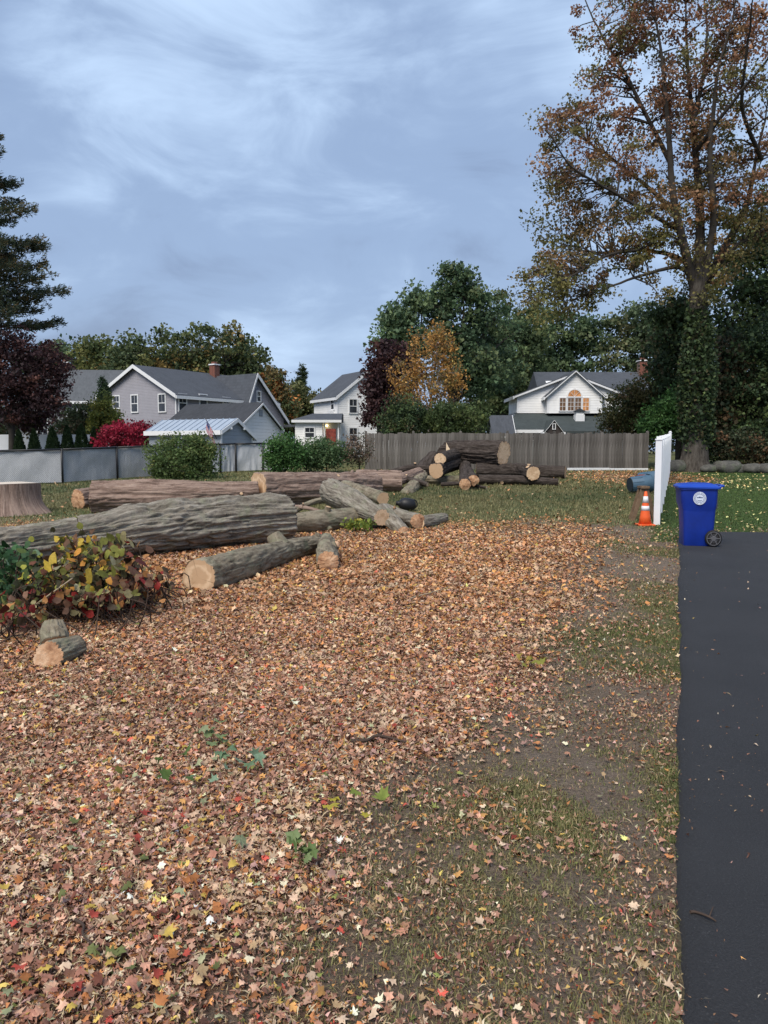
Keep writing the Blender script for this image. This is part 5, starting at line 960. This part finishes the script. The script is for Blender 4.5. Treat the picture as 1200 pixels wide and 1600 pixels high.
tree('dark_shrub', 'olive brown shrub overhanging the right end of the wooden fence', 985, 45, [(985, 640, 40, 38), (965, 655, 26, 28), (1010, 620, 36, 36), (1000, 665, 50, 20)], 190, 75, .15, [((.048, .052, .02), 4), ((.065, .058, .024), 3), ((.03, .04, .018), 3), ((.09, .06, .03), .8)], .55, .75, .12, group='shrubs by the fence corner', seed=35, cat='shrub')
tree('green_shrub', 'fresh green shrub between fence corner and maple trunk', 1040, 40.5, [(1038, 655, 30, 30), (1058, 640, 24, 34), (1022, 672, 22, 16)], 130, 75, .15, [((.035, .075, .02), 4), ((.025, .055, .018), 3), ((.05, .10, .03), 1.5)], .5, .75, .1, group='shrubs by the fence corner', seed=36, cat='shrub')
tree('undergrowth', 'dim undergrowth behind the boulders right of the maple', 1150, 38.6, [(1120, 700, 30, 24), (1160, 700, 34, 26), (1205, 705, 34, 24)], 150, 55, .16, [((.022, .03, .016), 4), ((.04, .036, .02), 2), ((.05, .07, .022), 1), ((.10, .055, .03), .6)], .55, .7, .06, group='shrubs by the fence corner', seed=37, cat='undergrowth')
# --- far woodland closing the gaps
rng = np.random.default_rng(55); n = 1500; a = rng.uniform(-.62, .66, n); Y = rng.uniform(104, 125, n); X = a*Y; topz = 5.2+3.5*fbm(X*.06, Y*.02, 0, 8, 3); Z = gz(X, Y)+rng.uniform(0, 1, n)**.7*topz
C = np.stack([X, Y, Z], -1); ci = np.repeat(np.arange(n), 34); D = rng.normal(size=(len(ci), 3))*np.array([1.1, 1.1, .7]); col = pick([((.045, .06, .03), 4), ((.06, .07, .032), 3), ((.08, .07, .035), 1), ((.03, .045, .026), 3)], n, rng)[ci]*np.exp(rng.normal(0, .2, (len(ci), 1)))
V, F = cards(C[ci]+D, .6*rng.uniform(.6, 1.3, len(ci)), rng, .5); tag(part('far_woodland', V, F, 'crown_leaf', None, cols=np.repeat(col, 4, 0)), 'far-off mass of dull green trees behind all the houses', 'woodland', kind='stuff')
# --- left edge
def conifer(name, label, px, Y, pytop, hw, seed, n_wh, pal, tuft, group=None, q_=5, pybot=None, tr=.3, lean=-.12, dens=26, sp=1.0):
    rng = np.random.default_rng(seed); g = GX(px, Y); b = np.array(g); H = P(px, pytop, Y).z-g.z; t = thing(name, label, 'tree', g, 0, group); z0 = (P(px, pybot, Y).z-g.z) if pybot else .12*H
    paths = [(np.array([[0, 0, -.1], [0, 0, H*.5], [0, 0, H]]), np.array([tr, tr*.6, .03]))]; C = []; A = []
    for k in range(n_wh):
        f_ = k/(n_wh-1); z = z0+(H-z0)*f_; ln = MP(hw, Y)*(np.interp(f_, [0, .12, .45, .8, 1], [.75, 1, .9, .52, .08]))*rng.uniform(.8, 1.15)
        for q in range(q_):
            a = rng.uniform(0, 6.283); d = np.array([math.cos(a), math.sin(a), 0]); l = ln*rng.uniform(.55, 1.12); m_ = 9; s = np.linspace(0, 1, m_)[:, None]
            pp = np.array([0, 0, z])+d*l*s+np.array([0, 0, 1])*(l*(.30*s*s+lean*s*1.6))+np.cumsum(rng.normal(0, .02*l, (m_, 3)), 0); paths.append((pp, np.linspace(.05, .012, m_)*tr/.3)); nn = int(dens*l)
            u = rng.uniform(.18, 1, nn)**.8; i_ = np.clip((u*(m_-1)).astype(int), 0, m_-2); fr_ = (u*(m_-1)-i_)[:, None]; base = pp[i_]*(1-fr_)+pp[i_+1]*fr_; side = np.cross(d, [0, 0, 1]); off = rng.normal(0, 1, nn)*l*.17*(1.1-u*.6)
            C.append(base+side*off[:, None]+np.array([0, 0, 1])*rng.normal(.02, .07, nn)[:, None]*sp); A.append(d*.8+side*np.sign(off)[:, None]*.6+np.array([0, 0, .35]))
    V, F = tubes(paths, 5); part('trunk', V, F, 'branch_bark', t, True); C = np.concatenate(C); A = unit(np.concatenate(A)); m_ = 7; ci = np.repeat(np.arange(len(C)), m_); col = 1.6*pick(pal, len(C), rng)[ci]*np.exp(rng.normal(0, .2, (len(ci), 1)))
    al = unit(A[ci]+rng.normal(0, .45, (len(ci), 3))); V, F = cards(C[ci]+al*tuft*.4+rng.normal(0, tuft*.25, (len(ci), 3)), tuft*rng.uniform(.6, 1.3, len(ci)), rng, .3, along=al, wid=.11); part('crown', V, F, 'crown_leaf', t, cols=np.repeat(col, 4, 0)); return t
conifer('pine_tree', 'tall dark pine cut by the left picture edge', -26, 44, 165, 128, 61, 19, [((.042, .058, .036), 4), ((.06, .066, .034), 3), ((.10, .075, .035), 2.4), ((.03, .044, .032), 3)], .26, pybot=520, tr=.34, dens=30, q_=6, sp=1.6)
conifer('spruce_tree', 'little spruce tip rising right of the grey house', 473, 96, 572, 16, 62, 12, DK, .4, pybot=640, tr=.15, dens=22)
conifer('spruce_tree', 'small young spruce in front of the dark house roof', 166, 56, 590, 13, 63, 14, [((.035, .06, .03), 3), ((.028, .05, .028), 3)], .22, pybot=660, tr=.08, dens=40)
tree('purple_tree', 'spreading purple leaved maple at the left edge before the dark house', 20, 43, [(15, 545, 44, 36), (60, 560, 36, 36), (-10, 590, 60, 44), (45, 600, 46, 36), (88, 585, 24, 24), (75, 625, 24, 16), (15, 635, 40, 22)], 300, 62, .17, PU, .62, .55, .2, seed=41, limbs=10, fork=640)
tree('purple_tree', 'lower branches of a second purple maple trailing before the dark house', 58, 45, [(66, 640, 20, 22), (50, 660, 22, 16), (30, 655, 26, 18)], 70, 50, .17, [((.05, .022, .026), 3), ((.035, .016, .02), 3), ((.05, .04, .022), 2)], .5, .5, .1, seed=42, limbs=6)
tree('small_tree', 'yellow green small tree in front of the grey gable', 163, 52, [(163, 640, 18, 26), (175, 658, 14, 18), (150, 665, 18, 18)], 90, 60, .16, [((.11, .115, .026), 3), ((.15, .13, .028), 2), ((.06, .075, .022), 3)], .45, .75, .08, seed=43, limbs=6)
tree('small_tree', 'dull green bushy tree beside the yellow green small tree', 118, 53, [(118, 660, 24, 22), (100, 668, 18, 16), (138, 650, 14, 24)], 100, 55, .17, [((.05, .062, .03), 3), ((.075, .06, .035), 2), ((.035, .05, .025), 3), ((.10, .045, .035), .7)], .5, .7, .08, seed=44, limbs=6)
tree('burning_bush', 'crimson burning bush in front of the grey gable', 196, 44, [(200, 680, 36, 20), (172, 688, 24, 15), (222, 680, 22, 20)], 130, 90, .13, [((.17, .012, .028), 4), ((.12, .009, .02), 3), ((.22, .022, .04), 1.5), ((.06, .008, .014), 2)], .4, .7, .06, seed=45, cat='shrub', limbs=8)
def arbor(px, Y, pyt, hw, seed, label):
    rng = np.random.default_rng(seed); g = GX(px, Y); H = P(px, pyt, Y).z-g.z; R = MP(hw, Y); t = thing('arborvitae', label, 'shrub', g, 0, 'row of clipped evergreens'); n = 3800; h = rng.uniform(0, 1, n)**1.15; a = rng.uniform(0, 6.283, n)
    r = R*np.interp(h, [0, .12, .5, .85, 1], [.75, 1, .92, .45, .06])*rng.uniform(.72, 1.04, n)*(1+.12*np.sin(a*5+h*9)); C = np.stack([r*np.cos(a), r*np.sin(a), .08+h*(H-.1)], -1); al = unit(np.stack([np.cos(a)*.5, np.sin(a)*.5, 0*a+1], -1)); col = pick([((.020, .042, .018), 4), ((.030, .056, .022), 3), ((.042, .070, .028), 1)], n, rng)
    V, F = tubes([(np.array([[0, 0, -.05], [0, 0, H*.6]]), np.array([.05, .02]))], 6); part('trunk', V, F, 'branch_bark', t); V, F = cards(C, .16*rng.uniform(.6, 1.2, n), rng, .2, along=al, wid=.2); part('crown', V, F, 'crown_leaf', t, cols=np.repeat(col, 4, 0))
for k, (px, pyt, hw, lb) in enumerate(((32, 671, 9.5, 'leftmost clipped evergreen before the white panel fence'), (55.5, 670, 10, 'second clipped evergreen from the left before the white panel fence'), (84, 667, 11.5, 'third clipped evergreen from the left, standing apart'), (107, 664, 10.5, 'fourth clipped evergreen from the left in the row'), (129, 663, 12, 'fifth and fullest clipped evergreen in the row'), (149, 668, 9, 'last clipped evergreen, next to the crimson bush'))): arbor(px, 42.5+.3*k, pyt, hw, 70+k, lb)
tree('leafy_shrub', 'large bright green shrub spilling over the chain link fence', 285, 32.2, [(285, 712, 50, 34), (250, 715, 22, 28), (320, 705, 22, 26), (290, 735, 52, 16)], 190, 80, .105, [((.052, .078, .026), 4), ((.040, .062, .022), 3), ((.075, .10, .035), 2), ((.10, .105, .038), .8)], .36, .85, .05, seed=51, cat='shrub', limbs=9, group='shrubs on the chain link fence')
tree('vine_shrub', 'dark green vine covered shrub at the right end of the chain link fence', 446, 35.4, [(440, 705, 24, 26), (460, 712, 22, 20), (432, 720, 18, 14)], 130, 70, .11, [((.04, .085, .026), 4), ((.03, .065, .02), 3), ((.065, .105, .035), 1.5)], .36, .8, .05, seed=52, cat='shrub', limbs=7, group='shrubs on the chain link fence')
tree('vine_shrub', 'paler vine shrub against the left end of the wooden fence', 510, 36, [(500, 706, 28, 20), (525, 710, 24, 18), (490, 718, 24, 12)], 140, 65, .115, [((.055, .085, .038), 4), ((.04, .068, .03), 3), ((.085, .11, .05), 1.5)], .38, .8, .05, seed=53, cat='shrub', limbs=7, group='shrubs on the chain link fence')
tree('bare_shrub', 'brownish thin leaved shrub at the left end of the wooden fence', 562, 36.3, [(562, 698, 22, 26), (552, 712, 22, 14)], 90, 22, .10, [((.085, .06, .045), 3), ((.05, .05, .03), 3), ((.12, .08, .055), 2)], .34, .9, .04, seed=54, cat='shrub', limbs=14, group='shrubs on the chain link fence')
tree('low_plant', 'patch of yellow green weeds beside the leaning log', 562, 14.6, [(552, 832, 11, 6), (572, 834, 10, 5)], 26, 14, .075, [((.12, .15, .03), 3), ((.20, .18, .035), 2), ((.07, .10, .022), 2)], .13, .7, .01, seed=56, cat='plant', limbs=4)

# ------------------------------------------------------------------ vine thicket before the big grey log
rng = np.random.default_rng(91); HO = [(90, 1), (60, .82), (30, .72), (0, .62), (-40, .58), (-75, .42), (-90, .28), (255, .42), (220, .58), (180, .62), (150, .72), (120, .82)]; VM = []
for k in range(6): V, F, _ = leaf_mesh_arrays(np.zeros((1, 3)), np.array([1.0]), rng, HO, 0, .2); VM.append(mesh('leaf', V, F, 'leaf_object'))
def thicket(name, label, zones, pal_of, nlead, nrest, sz, seed):
    rng = np.random.default_rng(seed); g = GX(zones[0][0], zones[0][2]); t = thing(name, label, 'vine', g); pts = []
    w_ = np.array([z[3]*z[4] for z in zones], float); w_ /= w_.sum()
    while len(pts) < nlead+nrest:
        z = zones[rng.choice(len(zones), p=w_)]; a = rng.normal(size=2)*.5; px, py = z[0]+a[0]*z[3], z[1]+a[1]*z[4]
        Yd = z[2]+rng.normal()*.28-.0022*(py-z[1])*2; p = P(px, py, max(Yd, 5.4)); gg = gzf(p.x, p.y)
        if p.z < gg+.01 or py > 985: continue
        pts.append((np.array(p), px, py))
    paths = []
    for p, px, py in pts[::4]:
        b = np.array([p[0]+rng.normal()*.2, p[1]+.1+rng.normal()*.15, 0]); b[2] = gzf(b[0], b[1]); paths.append((curve([b, b*.4+p*.6+rng.normal(0, .06, 3), p], 6)-np.array(g), np.linspace(.008, .004, 6)))
    V, F = tubes(paths, 4); part('stems', V, F, 'twig', t)['kind'] = 'stuff'
    pts.sort(key=lambda q: q[0][1]); cols = [np.clip(pick(pal_of(px, py, rng), 1, rng)[0]*math.exp(rng.normal(0, .2)), 0, .75) for _, px, py in pts]
    for (p, px, py), c in list(zip(pts, cols))[:nlead]:
        s = sz*rng.uniform(.65, 1.25); o = obj('leaf', VM[rng.integers(6)], t, Vector(p)-g, (rng.normal(.75, .45), rng.normal(0, .5), rng.uniform(-1.3, 1.3)+math.pi*rng.integers(0, 2)), (s, s, s)); o.color = (*c, 1)
    if nrest:
        R = pts[nlead:]; V, F, k = leaf_mesh_arrays(np.zeros((len(R), 3)), sz*rng.uniform(.7, 1.2, len(R)), rng, HO, 0, .6); V = V.reshape(len(R), k, 3); th = rng.normal(.7, .5, len(R)); c_, s_ = np.cos(th)[:, None], np.sin(th)[:, None]
        W = np.stack([V[..., 0], V[..., 1]*c_-V[..., 2]*s_, V[..., 1]*s_+V[..., 2]*c_], -1)+(np.array([q[0] for q in R])-np.array(g))[:, None]
        part('back_leaves', W.reshape(-1, 3), F, 'leaf_attr', t, cols=np.repeat(np.array(cols[nlead:]), k, 0))['kind'] = 'stuff'
def vp(px, py, rng):
    if py > 925 or px > 195: base = [((.26, .03, .025), 1.8), ((.15, .035, .025), 2.4), ((.36, .17, .06), 2), ((.13, .07, .045), 5), ((.30, .26, .13), 2), ((.16, .16, .045), 2), ((.05, .035, .02), 3)]
    elif px < 75 and py < 940: base = [((.24, .24, .035), 2), ((.07, .10, .025), 4), ((.12, .045, .025), 2), ((.42, .32, .05), 1), ((.04, .045, .02), 3)]
    else: base = [((.48, .34, .045), 2.2), ((.44, .20, .035), 1.4), ((.20, .205, .045), 4), ((.12, .06, .03), 4), ((.34, .31, .18), 2.2), ((.06, .055, .025), 5)]
    return base
thicket('autumn_vine', 'tangle of yellow, orange and red vine leaves before the big grey log', [(120, 895, 7.6, 58, 46), (180, 893, 7.8, 44, 44), (215, 912, 7.7, 30, 30), (65, 928, 7.2, 50, 40), (25, 958, 6.6, 40, 24), (150, 935, 7.2, 62, 26), (236, 915, 8.0, 26, 22), (185, 852, 8.2, 18, 12), (105, 855, 8.0, 16, 16), (140, 860, 8.1, 12, 16)], vp, 290, 1150, .092, 92)
thicket('ivy', 'dark green ivy clump at the left edge before the big log', [(20, 895, 8.0, 30, 32), (5, 925, 7.6, 24, 28), (48, 872, 8.3, 20, 14), (0, 870, 8.4, 20, 14)], lambda a, b, r: [((.022, .06, .022), 4), ((.035, .085, .03), 3), ((.06, .12, .05), 1), ((.16, .24, .14), .25)], 140, 300, .085, 93)
def sprig(px, py, n, pal, seed, label):
    rng = np.random.default_rng(seed); g = G(px, py); t = thing('green_sprig', label, 'sprig', g, 0, 'green leaf sprigs on the litter')
    for k in range(n):
        s = rng.uniform(.05, .10); o = obj('leaf', LM[rng.integers(8)], t, (rng.normal(0, .09), rng.normal(0, .09), .05+rng.uniform(0, .05)), (rng.normal(0, .35), rng.normal(0, .35), rng.uniform(0, 6.28)), (s, s, s)); c = pick(pal, 1, rng)[0]; o.color = (*c, 1)
GS = [((.12, .18, .06), 3), ((.19, .25, .11), 2), ((.26, .30, .17), 1.5)]
for a in ((330, 1168, 9, GS, 1, 'green leaf sprig left of the middle of the leaf carpet'), (362, 1215, 10, [((.20, .30, .20), 3), ((.14, .22, .12), 2)], 2, 'pale silvery green sprig near the centre of the leaf carpet'), (470, 1355, 7, GS, 3, 'dark green sprig at the thinning right side of the leaves'), (545, 1285, 5, [((.42, .36, .05), 3), ((.2, .25, .05), 1)], 4, 'yellow leaf cluster near the bare soil'), (835, 1045, 7, [((.25, .25, .05), 3), ((.36, .27, .06), 2)], 5, 'yellowish weed clump on the path right of the leaves'), (265, 1230, 6, [((.16, .15, .03), 2), ((.10, .16, .04), 2)], 6, 'olive green sprig left of the silvery green sprig')): sprig(*a)
print('vegetation done')
